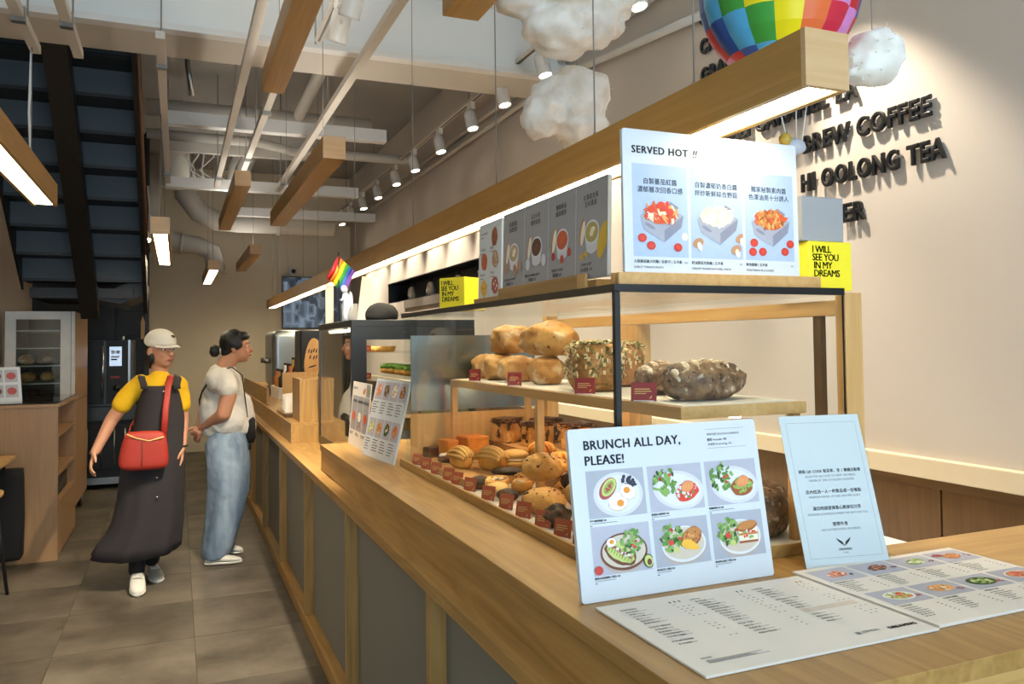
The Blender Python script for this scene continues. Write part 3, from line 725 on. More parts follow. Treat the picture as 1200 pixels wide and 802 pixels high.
# ----------------------------------------------------------------- bread materials
def bread(name, dark, light, spots=None, flour=None, scale=9, rough=.6, bump=.5, spot_scale=26, spot_cut=.62, fcut=.55):
    m, N, L, B = new(name); tc = N.new('ShaderNodeTexCoord')
    n = N.new('ShaderNodeTexNoise'); n.inputs['Scale'].default_value = scale; n.inputs['Detail'].default_value = 7; n.inputs['Roughness'].default_value = .6
    L.new(tc.outputs['Object'], n.inputs['Vector']); cr = N.new('ShaderNodeValToRGB')
    cr.color_ramp.elements[0].color = (*lin(dark), 1); cr.color_ramp.elements[0].position = .32; cr.color_ramp.elements[1].color = (*lin(light), 1); cr.color_ramp.elements[1].position = .68
    L.new(n.outputs[0], cr.inputs[0]); last = cr.outputs[0]
    def layer(col, sc, cut, last, w=.06, det=2):
        a = N.new('ShaderNodeTexNoise'); a.inputs['Scale'].default_value = sc; a.inputs['Detail'].default_value = det; L.new(tc.outputs['Object'], a.inputs['Vector'])
        r = N.new('ShaderNodeMapRange'); r.inputs[1].default_value = cut; r.inputs[2].default_value = cut+w; L.new(a.outputs[0], r.inputs[0])
        x = N.new('ShaderNodeMix'); x.data_type = 'RGBA'; x.inputs[7].default_value = (*lin(col), 1); L.new(r.outputs[0], x.inputs[0]); L.new(last, x.inputs[6]); return x.outputs[2]
    if flour: last = layer(flour, scale*1.3, fcut, last, .18, 6)
    if spots: last = layer(spots, spot_scale, spot_cut, last)
    L.new(last, B.inputs['Base Color']); B.inputs['Roughness'].default_value = rough
    bp = N.new('ShaderNodeBump'); bp.inputs['Strength'].default_value = bump; bp.inputs['Distance'].default_value = .006
    n3 = N.new('ShaderNodeTexNoise'); n3.inputs['Scale'].default_value = 55; n3.inputs['Detail'].default_value = 4; L.new(tc.outputs['Object'], n3.inputs['Vector'])
    L.new(n3.outputs[0], bp.inputs['Height']); L.new(bp.outputs[0], B.inputs['Normal'])
bread('loaf_gold', 'a8702e', 'dcae6c', flour='f0dcb8', fcut=.52, scale=11)
bread('loaf_nut', 'a06828', 'd8a65e', spots='4a2a14', flour='f0e0c0', fcut=.53, spot_cut=.67, scale=12, spot_scale=45)
bread('loaf_grain', '8a5520', 'c08c48', spots='5a5a2c', flour='e6cf98', fcut=.6, scale=45, bump=.9, spot_scale=70)
bread('loaf_raisin', '4e3220', '93714e', spots='20120c', flour='dccab0', fcut=.58, scale=38, bump=1.0, spot_cut=.63, spot_scale=60)
bread('loaf_floury', '8a6a48', 'c8ae88', spots='2a1810', flour='ece2d0', fcut=.45, scale=40, bump=.8, spot_cut=.64, spot_scale=60)
bread('toast_crust', 'c06a1c', 'e89a3c', scale=6, bump=.15)
bread('toast_cut', 'd8a860', 'f0d094', spots='7a4618', scale=9)
bread('choc_crust', '2c160c', '6e3e1c', flour='c89a64', scale=14, bump=.8, fcut=.66)
bread('marble', 'a86a2a', 'e8b468', spots='3a1c0c', scale=20, spot_scale=30, spot_cut=.56)
bread('danish', 'c4781e', 'f2bc5c', scale=10, bump=.3)
bread('glaze_braid', '9a4c10', 'e89a38', scale=12, rough=.3, bump=.2)
bread('scone', 'b0742a', 'dca658', spots='5a2c10', scale=14, spot_cut=.64, bump=.6, spot_scale=60)
bread('pale_bun', 'c48c3a', 'e6bc70', scale=7, bump=.2)
bread('dark_cookie', '1e100a', '4a2a18', flour='8a6a4a', scale=12, bump=.9, fcut=.68)
mat('seed_oat', 'e6cf9c', .7, var=.2, scale=90); mat('seed_green', '7d7f42', .6); mat('cream_fill', 'f2e6c8', .5); mat('raisin', '20120c', .45); mat('kraft', 'b98a52', .8); mat('icing', 'f1e6d4', .5)

def loaf(label, loc, L_, Wd, H, m, rz, name='bread_loaf', seed=0, amp=.16, p=2.5, parts=None, group='large loaves on the upper shelf', tilt=0):
    """hand-shaped loaf: length along local x, base at z = 0"""
    t = thing(name, label, 'bread', loc, group, rz)
    M = Matrix.Translation(loc) @ Matrix.Rotation(rz, 4, 'Z') @ Matrix.Rotation(tilt, 4, 'X')
    bm = BM(); blob(bm, (0, 0, H*.48), L_/2, Wd/2, H*.54, 4, amp, 2.2, seed, p=p, flat=-H*.47)
    bm.transform(M); o = obj('crust', bm, m, t, smooth=True)
    return t, o, M
def score_cuts(t, o, M, L_, Wd, H, n, m, d=.25):
    """raised ears of the scored crust"""
    for k in range(n):
        x = (k-(n-1)/2)*L_/(n+.6); bm = BM(); pts = []
        for j in range(7):
            u = (j-3)/3; xx = x+u*L_*.09; e = max(0., 1-(2*xx/L_)**2)
            pts.append((xx, u*Wd*d, H*(.5+.535*math.sqrt(max(0, e))*math.sqrt(max(0, 1-(u*d*2)**2)))-.004))
        tube(bm, pts, [(.003, .003), (.008, .007), (.011, .009), (.012, .010), (.011, .009), (.008, .007), (.003, .003)], 8); bm.transform(M); obj('scored_ridge', bm, m, t)
SH = 1.3272
# upper shelf
loaf('smooth floury golden loaf at the top left of the stacked loaves', (1.17, 2.83, SH+.098), .165, .125, .107, 'loaf_gold', R(100), seed=1)
t_, o_, M_ = loaf('broad nut-flecked loaf at the top right of the stacked loaves', (1.16, 2.45, SH+.096), .21, .135, .108, 'loaf_nut', R(118), seed=2); score_cuts(t_, o_, M_, .21, .13, .108, 1, 'loaf_gold', .1)
loaf('small round loaf end at the left foot of the stacked loaves', (1.15, 3.0, SH), .14, .105, .095, 'loaf_gold', R(15), seed=3)
loaf('golden loaf second from left in the bottom row of the stack', (1.14, 2.83, SH), .17, .14, .096, 'loaf_gold', R(70), seed=4)
loaf('nut-flecked loaf end third in the bottom row of the stack', (1.13, 2.65, SH), .15, .085, .092, 'loaf_nut', R(10), seed=5)
loaf('golden loaf next to the seeded tin loaf in the bottom row', (1.15, 2.45, SH), .15, .12, .092, 'loaf_nut', R(60), seed=6)
def tin_loaf(label, loc, L_, Wd, H, rz, seed, n=340):
    t, o, M = loaf(label, loc, L_, Wd, H, 'loaf_grain', rz, 'seeded_loaf', seed, .06, 3.6)
    for nm, mm, cnt in (('oat_topping', 'seed_oat', n), ('pumpkin_seeds', 'seed_green', n//3)):
        bm = BM(); r_ = random.Random(seed)
        for k in range(cnt):
            u = r_.uniform(-.47, .47)*L_; v = r_.uniform(-.5, .5)*Wd; side = r_.random() < .35
            z = H*1.0-.5*H*max(0, abs(2*v/Wd)-.6)**1.5-.4*H*max(0, abs(2*u/L_)-.75)**1.2
            if side: v = math.copysign(Wd*.495, v); z = H*r_.uniform(.25, .92)
            end = r_.random() < .2
            if end: u = math.copysign(L_*.497, u); v = r_.uniform(-.42, .42)*Wd; z = H*r_.uniform(.3, .92)
            obox(bm, (u, v, z), .0055, .004, .0014, Euler((r_.uniform(-.6, .6)+(1.4 if side else 0), r_.uniform(-.5, .5)+(1.5 if end else 0), r_.uniform(0, 6) if not (side or end) else r_.uniform(-.4, .4))).to_matrix().to_4x4())
        bm.transform(M); tag(obj(nm, bm, mm, t), kind='stuff')
tin_loaf('tall seeded tin loaf behind the black corner bar', (1.12, 2.06, SH), .215, .14, .142, R(74), 7, 520)
tin_loaf('second seeded tin loaf half hidden behind the first', (1.29, 2.19, SH), .15, .12, .14, R(70), 8, 300)
t_, o_, M_ = loaf('dark raisin loaf lying behind the frontmost raisin loaf', (1.19, 1.83, SH), .19, .10, .082, 'loaf_raisin', R(30), 'raisin_loaf', 9, .14); score_cuts(t_, o_, M_, .19, .10, .082, 5, 'loaf_floury')
t_, o_, M_ = loaf('frontmost dark raisin loaf with floury ridges at the near end of the shelf', (1.165, 1.60, SH), .235, .12, .09, 'loaf_raisin', R(8), 'raisin_loaf', 10, .14); score_cuts(t_, o_, M_, .235, .12, .09, 7, 'loaf_floury', .34)
bm = BM(); r_ = random.Random(4)
for k in range(26):
    a = r_.uniform(0, 6.28); e = r_.uniform(0, 1.2); blob(bm, (.235/2*.9*math.cos(e)*math.cos(a), .06*.97*math.cos(e)*math.sin(a), .043+.047*math.sin(e)), .006, .006, .005, 1)
bm.transform(M_); obj('raisins', bm, 'raisin', t_)

# ----------------------------------------------------------------- pastries on the tray
def toast_block(label, loc, sx, sy, sz, rz, m='toast_crust', top=None, group='square toast loaves on the tray'):
    t = thing('toast_loaf', label, 'bread', loc, group, rz); M = Matrix.Translation(loc) @ Matrix.Rotation(rz, 4, 'Z'); bm = BM()
    obox(bm, (0, 0, sz/2), sx/2, sy/2, sz/2); bmesh.ops.subdivide_edges(bm, edges=bm.edges[:], cuts=4, use_grid_fill=True)
    for v in bm.verts: v.co += V(v.co-V((0, 0, sz/2)))*(.10*mnoise.noise(v.co*28+V((sx*40, sy*9, loc[1]*7)))+.02)
    bm.transform(M); obj('crumb_block', bm, m, t, bevel=.006, seg=3)
    if top:
        bm = BM(); blob(bm, (0, 0, sz*.96), sx*.55, sy*.55, sz*.12, 4, .35, 5, loc[1]*9, p=7); bm.transform(M); obj('topping', bm, top, t, smooth=True)
    return t
def ridged(label, loc, L_, Wd, H, rz, tilt=0):
    t = thing('ridged_bun', label, 'bread', loc, 'ridged cream buns', rz); M = Matrix.Translation(loc) @ Matrix.Rotation(rz, 4, 'Z') @ Matrix.Rotation(tilt, 4, 'Y')
    bm = BM(); blob(bm, (0, 0, H*.45), L_/2*.96, Wd/2*.9, H*.48, 4, .03, 3, 1, p=2.8, flat=-H*.44); bm.transform(M); obj('bun', bm, 'danish', t)
    for k in range(7):
        a = (k-3)*R(24); bm = BM(); pts = [(math.cos(b)*L_*.5, math.sin(a)*Wd*.5, H*.45+math.cos(a)*H*.52*max(.1, math.sin(b)) if True else 0) for b in [R(12+156*j/8) for j in range(9)]]
        tube(bm, pts, [.003]+[.0075]*7+[.003], 7); bm.transform(M); obj('icing_ridge', bm, 'pale_bun', t)
def bun(label, loc, r, h, m, name='bun', seed=0, amp=.08, group=None, fill=None, cat='bread', rx=1.0):
    t = thing(name, label, cat, loc, group); c = V(loc)
    if fill:
        obj('lower_half', blob(BM(), c+V((0, 0, h*.25)), r*rx, r, h*.28, 3, amp*.5, 2, seed, flat=-h*.24), m, t); obj('filling', blob(BM(), c+V((0, 0, h*.48)), r*rx*.98, r*.98, h*.1, 3, .1, 5, seed), fill, t); obj('upper_half', blob(BM(), c+V((0, 0, h*.7)), r*rx, r, h*.3, 3, amp*.5, 2, seed+1), m, t)
    else: obj('crust', blob(BM(), c+V((0, 0, h*.46)), r*rx, r, h*.55, 4, amp, 2.5, seed, flat=-h*.44), m, t)
    return t
def braid(label, loc, r, rz):
    t = thing('braided_bun', label, 'bread', loc, 'glazed braided buns', rz); M = Matrix.Translation(loc) @ Matrix.Rotation(rz, 4, 'Z')
    bm = BM(); blob(bm, (0, 0, r*.5), r*.85, r*.8, r*.55, 3, .1, 3, rz); bm.transform(M); obj('core', bm, 'glaze_braid', t)
    for k in range(5):
        a = math.pi*k/5; bm = BM(); pts = [(r*math.cos(R(b))*math.cos(a)+.25*r*math.sin(R(b))*math.sin(a+1), r*math.cos(R(b))*math.sin(a), r*.48+r*.62*math.sin(R(b))) for b in range(0, 181, 20)]
        tube(bm, pts, [r*.1]+[r*.2]*8+[r*.1], 8); bm.transform(M); obj('strand', bm, ('danish', 'glaze_braid')[k % 2], t)
def danish(label, loc, L_, Wd, rz):
    t = thing('danish_pastry', label, 'pastry', loc, 'flat fruit pastries on the tray', rz); M = Matrix.Translation(loc) @ Matrix.Rotation(rz, 4, 'Z')
    bm = BM(); loft(bm, [ell((0, 0, z), L_/2*s, Wd/2*s, 24, p=2.4) for z, s in ((0, .92), (.01, 1.0), (.022, .98), (.028, .86), (.022, .74), (.016, .3))]); bm.transform(M); obj('shell', bm, 'danish', t)
    bm = BM(); r_ = random.Random(int(L_*999))
    for k in range(9): blob(bm, (r_.uniform(-.3, .3)*L_, r_.uniform(-.22, .22)*Wd, .024), .012, .009, .006, 2)
    bm.transform(M); obj('filling', bm, 'loaf_gold', t)
def riser_box(label, a, b):
    return tag(obj('tray_riser', box(BM(), a, b), 'kraft', bevel=.001), label, 'riser', 'kraft risers under the pastries')
tag(obj('green_card', box(BM(), (1.345, 1.497, TZ), (1.405, 1.503, TZ+.17)), mat('green_board', '1f7a3a', .5)), 'green card standing inside the case behind the notice', 'card')
riser_box('kraft riser under the chocolate marble loaves at the back of the case', (1.16, 2.50, TZ), (1.405, 3.04, TZ+.075))
riser_box('kraft riser under the braided buns', (1.10, 2.18, TZ), (1.31, 2.47, TZ+.045))
riser_box('low kraft riser under the square toast at the far end', (.86, 2.80, TZ), (1.12, 3.04, TZ+.025))
riser_box('low kraft riser under the ridged buns', (.855, 2.46, TZ), (1.09, 2.78, TZ+.025))
A = TZ+.0752; Bz = TZ+.0452; Cz = TZ+.0252
toast_block('dark end of a chocolate loaf at the far left of the tray', (.915, 3.0, Cz), .06, .05, .04, R(20), 'choc_crust')
toast_block('small orange toast block beside the dark loaf end', (.965, 2.95, Cz), .05, .07, .07, R(12))
toast_block('long orange toast block at the far end of the tray', (1.065, 2.96, Cz), .1, .09, .078, R(12))
for lab, x, y, z in (('chocolate-topped marble loaf at the left end of the back row', 1.20, 2.93, A), ('chocolate-topped marble loaf in the middle of the back row', 1.25, 2.75, A), ('chocolate-topped marble loaf behind the braided buns', 1.33, 2.85, A), ('chocolate-topped marble loaf at the right of the back row', 1.35, 2.62, A)):
    toast_block(lab, (x, y, z), .088, .085, .088, R(25), 'marble', 'choc_crust', 'chocolate marble loaves')
bun('white-dusted pastry lying flat left of the ridged buns', (.93, 2.84, Cz+.0), .035, .032, 'choc_crust', 'dusted_pastry', 3, rx=1.3).children
tag(obj('dusting', blob(BM(), (.93, 2.84, Cz+.027), .038, .028, .008, 3, .2, 3, 1), 'icing', [o for o in COL.objects if o.name.startswith('dusted_pastry')][0]))
ridged('left ridged cream bun with pale piped stripes', (.925, 2.69, Cz), .115, .058, .075, R(105))
ridged('right ridged cream bun with pale piped stripes', (1.005, 2.60, Cz), .12, .055, .08, R(115))
bun('split bun with cream filling behind the ridged buns', (1.10, 2.62, TZ+.026), .05, .062, 'pale_bun', 'filled_bun', 5, fill='cream_fill')
bun('flat chocolate pastry under the split bun', (1.02, 2.50, Cz), .045, .022, 'dark_cookie', 'chocolate_pastry', 6, rx=1.2)
for lab, x, y, z, r, a in (('glazed braided bun highest at the right of the marble loaves', 1.28, 2.42, Bz+.06, .052, .4), ('glazed braided bun in front of the marble loaves', 1.16, 2.52, Bz+.02, .046, 1.2), ('glazed braided bun low in the middle of the tray', 1.17, 2.38, Bz, .046, 2.2), ('glazed braided bun just left of the brunch board top', 1.26, 2.27, Bz, .046, .9), ('lowest glazed braided bun beneath the highest one', 1.27, 2.40, Bz, .048, 2.7), ('glazed braided bun leaning on the split bun', 1.12, 2.44, Bz, .040, .2), ('glazed braided bun at the right end of the braid pile', 1.21, 2.23, Bz+.035, .042, 1.7)):
    braid(lab, (x, y, z), r, a)
danish('longer flat golden pastry near the price tags', (.93, 2.36, TZ+.012), .13, .075, R(60))
danish('shorter flat golden pastry beside the scones', (.985, 2.29, TZ+.012), .1, .06, R(50))
bun('dark crumbly pastry by the fifth price tag', (.895, 2.42, TZ), .035, .04, 'dark_cookie', 'chocolate_crumble', 8)
for lab, x, y, z, r, h, m, sd in (('speckled scone resting on top of the back pile', 1.14, 2.14, TZ+.062, .046, .055, 'scone', 21), ('pale bun peeping over the dark cookie', 1.10, 1.93, TZ+.0, .048, .07, 'pale_bun', 22), ('golden scone high beside the brunch board', 1.05, 1.88, TZ+.055, .042, .055, 'scone', 23), ('small scone between the flat pastries and the pile', 1.03, 2.38, TZ, .036, .05, 'scone', 24), ('large speckled scone on top of the front pile', .975, 2.12, TZ+.066, .058, .078, 'scone', 1), ('large speckled scone under the top one', .925, 2.0, TZ, .062, .068, 'scone', 2), ('speckled scone behind the dark cookie', 1.09, 2.27, TZ+.045, .045, .06, 'scone', 3), ('small speckled scone next to the brunch board edge', 1.08, 2.13, TZ+.03, .038, .055, 'scone', 4), ('pale smooth bun against the brunch board edge', .955, 1.83, TZ+.045, .045, .07, 'pale_bun', 5),
        ('pale smooth bun lowest by the tags', .905, 1.70, TZ, .045, .055, 'pale_bun', 6), ('speckled scone at the back of the front pile', 1.06, 2.0, TZ, .05, .06, 'scone', 7), ('pale bun behind the brunch board', 1.02, 1.72, TZ, .05, .06, 'pale_bun', 8), ('speckled scone under the back of the pile', 1.10, 2.2, TZ, .045, .045, 'scone', 9), ('speckled scone right behind the brunch board', 1.05, 1.58, TZ, .05, .06, 'scone', 12)):
    t = bun(lab, (x, y, z), r, h, m, 'scone' if m == 'scone' else 'round_bun', sd, group='scones and round buns piled at the front')
    if m == 'scone':
        bm = BM(); r_ = random.Random(sd)
        for k in range(16):
            a = r_.uniform(0, 6.28); e = r_.uniform(.1, 1.3); c_ = V((x+r*.97*math.cos(e)*math.cos(a), y+r*.97*math.cos(e)*math.sin(a), z+h*.46+h*.53*math.sin(e))); blob(bm, c_, r_.uniform(.003, .006), r_.uniform(.003, .006), .003, 1)
        obj('chocolate_chips', bm, 'raisin', t)
bun('second dark crumbly pastry near the seventh price tag', (.90, 2.20, TZ), .033, .035, 'dark_cookie', 'chocolate_crumble', 18)
bun('cream-topped bun under the flat golden pastries', (.90, 2.28, TZ), .04, .04, 'pale_bun', 'cream_bun', 19)
bun('round dark chocolate cookie between scones and brunch board', (1.03, 2.03, TZ+.05), .036, .05, 'dark_cookie', 'chocolate_cookie', 11)
bun('knobbly chocolate and nut cluster behind the price tags', (.885, 1.84, TZ), .036, .052, 'dark_cookie', 'chocolate_cluster', 12, .3, fill=None)
loaf('dark crusty loaf standing at the near right corner of the case', (1.30, 1.56, TZ), .16, .12, .12, 'loaf_raisin', R(40), 'crusty_loaf', 30, .15, group='dark loaves low in the case')
# ----------------------------------------------------------------- price tags
mat('tag_red', '8e1f22', .45, var=.05); mat('tag_rust', 'b04a32', .5, var=.06); mat('tag_gold', 'd9b36a', .5); mat('acrylic_edge', 'dfe6e6', .2)
def price_tag(label, loc, w, h, m, rz, lean, group):
    t = thing('price_tag', label, 'price tag', loc, group, rz)
    M = Matrix.Translation(loc) @ Matrix.Rotation(rz, 4, 'Z') @ Matrix.Rotation(-lean, 4, 'X')
    bm = BM(); box(bm, (-w/2, 0, 0), (w/2, .0012, h)); bm.transform(M); obj('card', bm, m, t)
    pr = Print('printed_text', t, M @ board_matrix((-w/2, -.0003, 0), (1, 0, 0), (0, 0, 1)), .0001)
    for k, (a, b) in enumerate(((.62, .74), (.5, .8), (.38, .6))): pr.rect(w*.14, h*a, w*b, h*a+h*.045, 'tag_gold')
    pr.poly(((w*.72, h*.12), (w*.8, h*.16), (w*.84, h*.3), (w*.78, h*.26)), 'tag_gold'); pr.done()
    bm = BM(); box(bm, (-w*.4, .0, 0), (w*.4, .022, .0015)); bm.transform(Matrix.Translation(loc) @ Matrix.Rotation(rz, 4, 'Z')); obj('foot', bm, 'acrylic_edge', t)
tys = (2.985, 2.865, 2.74, 2.60, 2.51, 2.385, 2.225, 2.085, 1.965, 1.84, 1.73, 1.63, 1.53)
POS = ('first', 'second', 'third', 'fourth', 'fifth', 'sixth', 'seventh', 'eighth', 'ninth', 'tenth', 'eleventh', 'twelfth', 'thirteenth')
for i, y in enumerate(tys):
    price_tag(POS[i]+' rust red price tag from the far end, along the bottom glass', (.845, y, TZ), .05, .043, 'tag_rust', R(-62), R(12), 'rust red price tags along the tray')
for i, (x, y, w) in enumerate(((1.006, 2.80, .045), (1.006, 2.42, .048), (1.006, 1.93, .055), (1.004, 1.63, .06))):
    price_tag(('leftmost dark red price tag on the upper shelf edge', 'second dark red price tag on the upper shelf edge', 'third dark red price tag, below the tall seeded loaf', 'nearest dark red price tag, below the raisin loaf')[i], (x+.012, y, SH), w, .044, 'tag_red', R(-38), R(10), 'dark red price tags on the shelf edge')
price_tag('bright red price tag standing among the braided buns', (1.09, 2.40, TZ+.05), .045, .035, 'tag_red', R(-45), R(10), 'bright red tag among buns')
# ================================================================= printed boards and boxes
for n_, h_ in (('p_grey', 'a9acb8'), ('p_lilac', 'b2b2c0'), ('p_blue', 'a9bcd6'), ('p_stone', '9a9a9e'), ('p_plate', 'd2d3d8'), ('p_plate_rim', 'b7a9a2'), ('p_white', 'dddee2'), ('p_leaf', '5e8a3c'), ('p_leaf2', '86ab58'), ('p_leaf3', '34541f'), ('p_avo', 'c3cc7a'), ('p_avo2', '93ab4e'), ('p_red', 'c23a30'), ('p_tomato', 'd8412f'), ('p_yolk', 'e6922a'), ('p_egg', 'f6efe2'),
        ('p_berry', '2b2c44'), ('p_toast', 'c07f42'), ('p_toast2', '9a5424'), ('p_bacon', 'a84a48'), ('p_salmon', 'e38a5e'), ('p_cheese', 'f0b93a'), ('p_sauce', 'd35a2a'), ('p_pasta', 'e4a660'), ('p_pasta2', 'e9dcc0'), ('p_dish', '9fa3b2'), ('p_dish2', '83879a'), ('p_soup1', 'b9a483'), ('p_soup2', '5a3020'), ('p_soup3', 'c4552a'), ('p_soup4', 'b0a05c'), ('p_corn', 'dcb22e'), ('p_cream', 'efe6cf'), ('p_brown', '6b3d20'), ('p_tan', 'cfc2b2'), ('p_mush', 'b58a68')): mat(n_, h_, .5, var=.06, scale=60)
def salad(P, u, v, r, n, layer=5, clip=None):
    for k in range(n):
        a = rnd.uniform(0, 6.28); d = r*math.sqrt(rnd.random()); P.disc(u+d*math.cos(a), v+d*math.sin(a), r*rnd.uniform(.14, .3), r*rnd.uniform(.08, .18), rnd.choice(('p_leaf', 'p_leaf2', 'p_leaf3', 'p_leaf', 'p_leaf2')), layer+k*.05, rnd.uniform(0, 3), 9, .25, clip)
    for k in range(max(2, n//12)):
        a = rnd.uniform(0, 6.28); d = r*.7*math.sqrt(rnd.random()); P.disc(u+d*math.cos(a), v+d*math.sin(a), r*.13, r*.12, rnd.choice(('p_red', 'p_tomato')), layer+n*.05+.2, 0, 10)
def bits(P, u, v, ru, rv, n, mats, layer, s=.12, rot=0, jit=.3, asp=1.0):
    for k in range(n):
        a = rnd.uniform(0, 6.28); d = math.sqrt(rnd.random()); x, y = ru*d*math.cos(a), rv*d*math.sin(a)
        P.disc(u+x*math.cos(rot)-y*math.sin(rot), v+x*math.sin(rot)+y*math.cos(rot), ru*s*rnd.uniform(.7, 1.3)*asp, ru*s*rnd.uniform(.7, 1.3)/asp, rnd.choice(mats), layer+k*.02, rnd.uniform(0, 3), 9, jit)
def para(P, u, v, w, n, h, m='ink', layer=2, gap=1.9, seed=0):
    """lines too small to read"""
    r_ = random.Random(seed)
    for k in range(n):
        x = u; ww = w*r_.uniform(.6, 1.0); yy = v-k*h*gap
        while x < u+ww:
            l = min(h*r_.uniform(1.2, 3.4), u+ww-x+.0005); P.rect(x, yy, x+l, yy+h, m, layer); x += l+h*.55
def slab_board(name, label, cat, M, w, h, th, m='white_board', loc=None, group=None, r=.006):
    """stiff board: outline with rounded corners in the board plane, thickness behind it"""
    t = thing(name, label, cat, loc or M.translation, group); pts = []
    for cx, cy, a0 in ((w-r, h-r, 0), (r, h-r, 90), (r, r, 180), (w-r, r, 270)):
        for k in range(5): a = R(a0+k*22.5); pts.append(M @ V((cx+r*math.cos(a), cy+r*math.sin(a), 0)))
    n = (M.to_3x3() @ V((0, 0, 1))); bm = prism(BM(), pts, -n*th); obj('board', bm, m, t); return t
# ---------------- brunch board leaning towards the case
u_ = V((1, .0, .0)); v_ = V((0, .052, .307)).normalized()
M = board_matrix((.681, 1.312, CT+.001), u_, v_); BW, BH = .438, .316
t = slab_board('brunch_board', 'large white foam board reading BRUNCH ALL DAY with six plated meals', 'menu board', M, BW, BH, .010)
P = Print('printed_menu', t, M)
P.text('BRUNCH ALL DAY,', .030, .276, .0245, bold=.020, spacing=1.06); P.text('PLEASE!', .030, .247, .0245, bold=.020, spacing=1.06)
P.rect(.312, .300, .408, .3006, 'ink_grey'); P.rect(.312, .262, .408, .2626, 'ink_grey')
P.text('美味升級 DELICIOUS UPGRADE', .314, .288, .0058); P.text('酪梨 Avocado +80', .314, .277, .0062, bold=.01); P.text('水波蛋 Poached Egg +40', .314, .268, .0058)
cells = [(.030+i*.1345, .148-j*.103) for j in (0, 1) for i in (0, 1, 2)]
CW_, CH_ = .126, .088
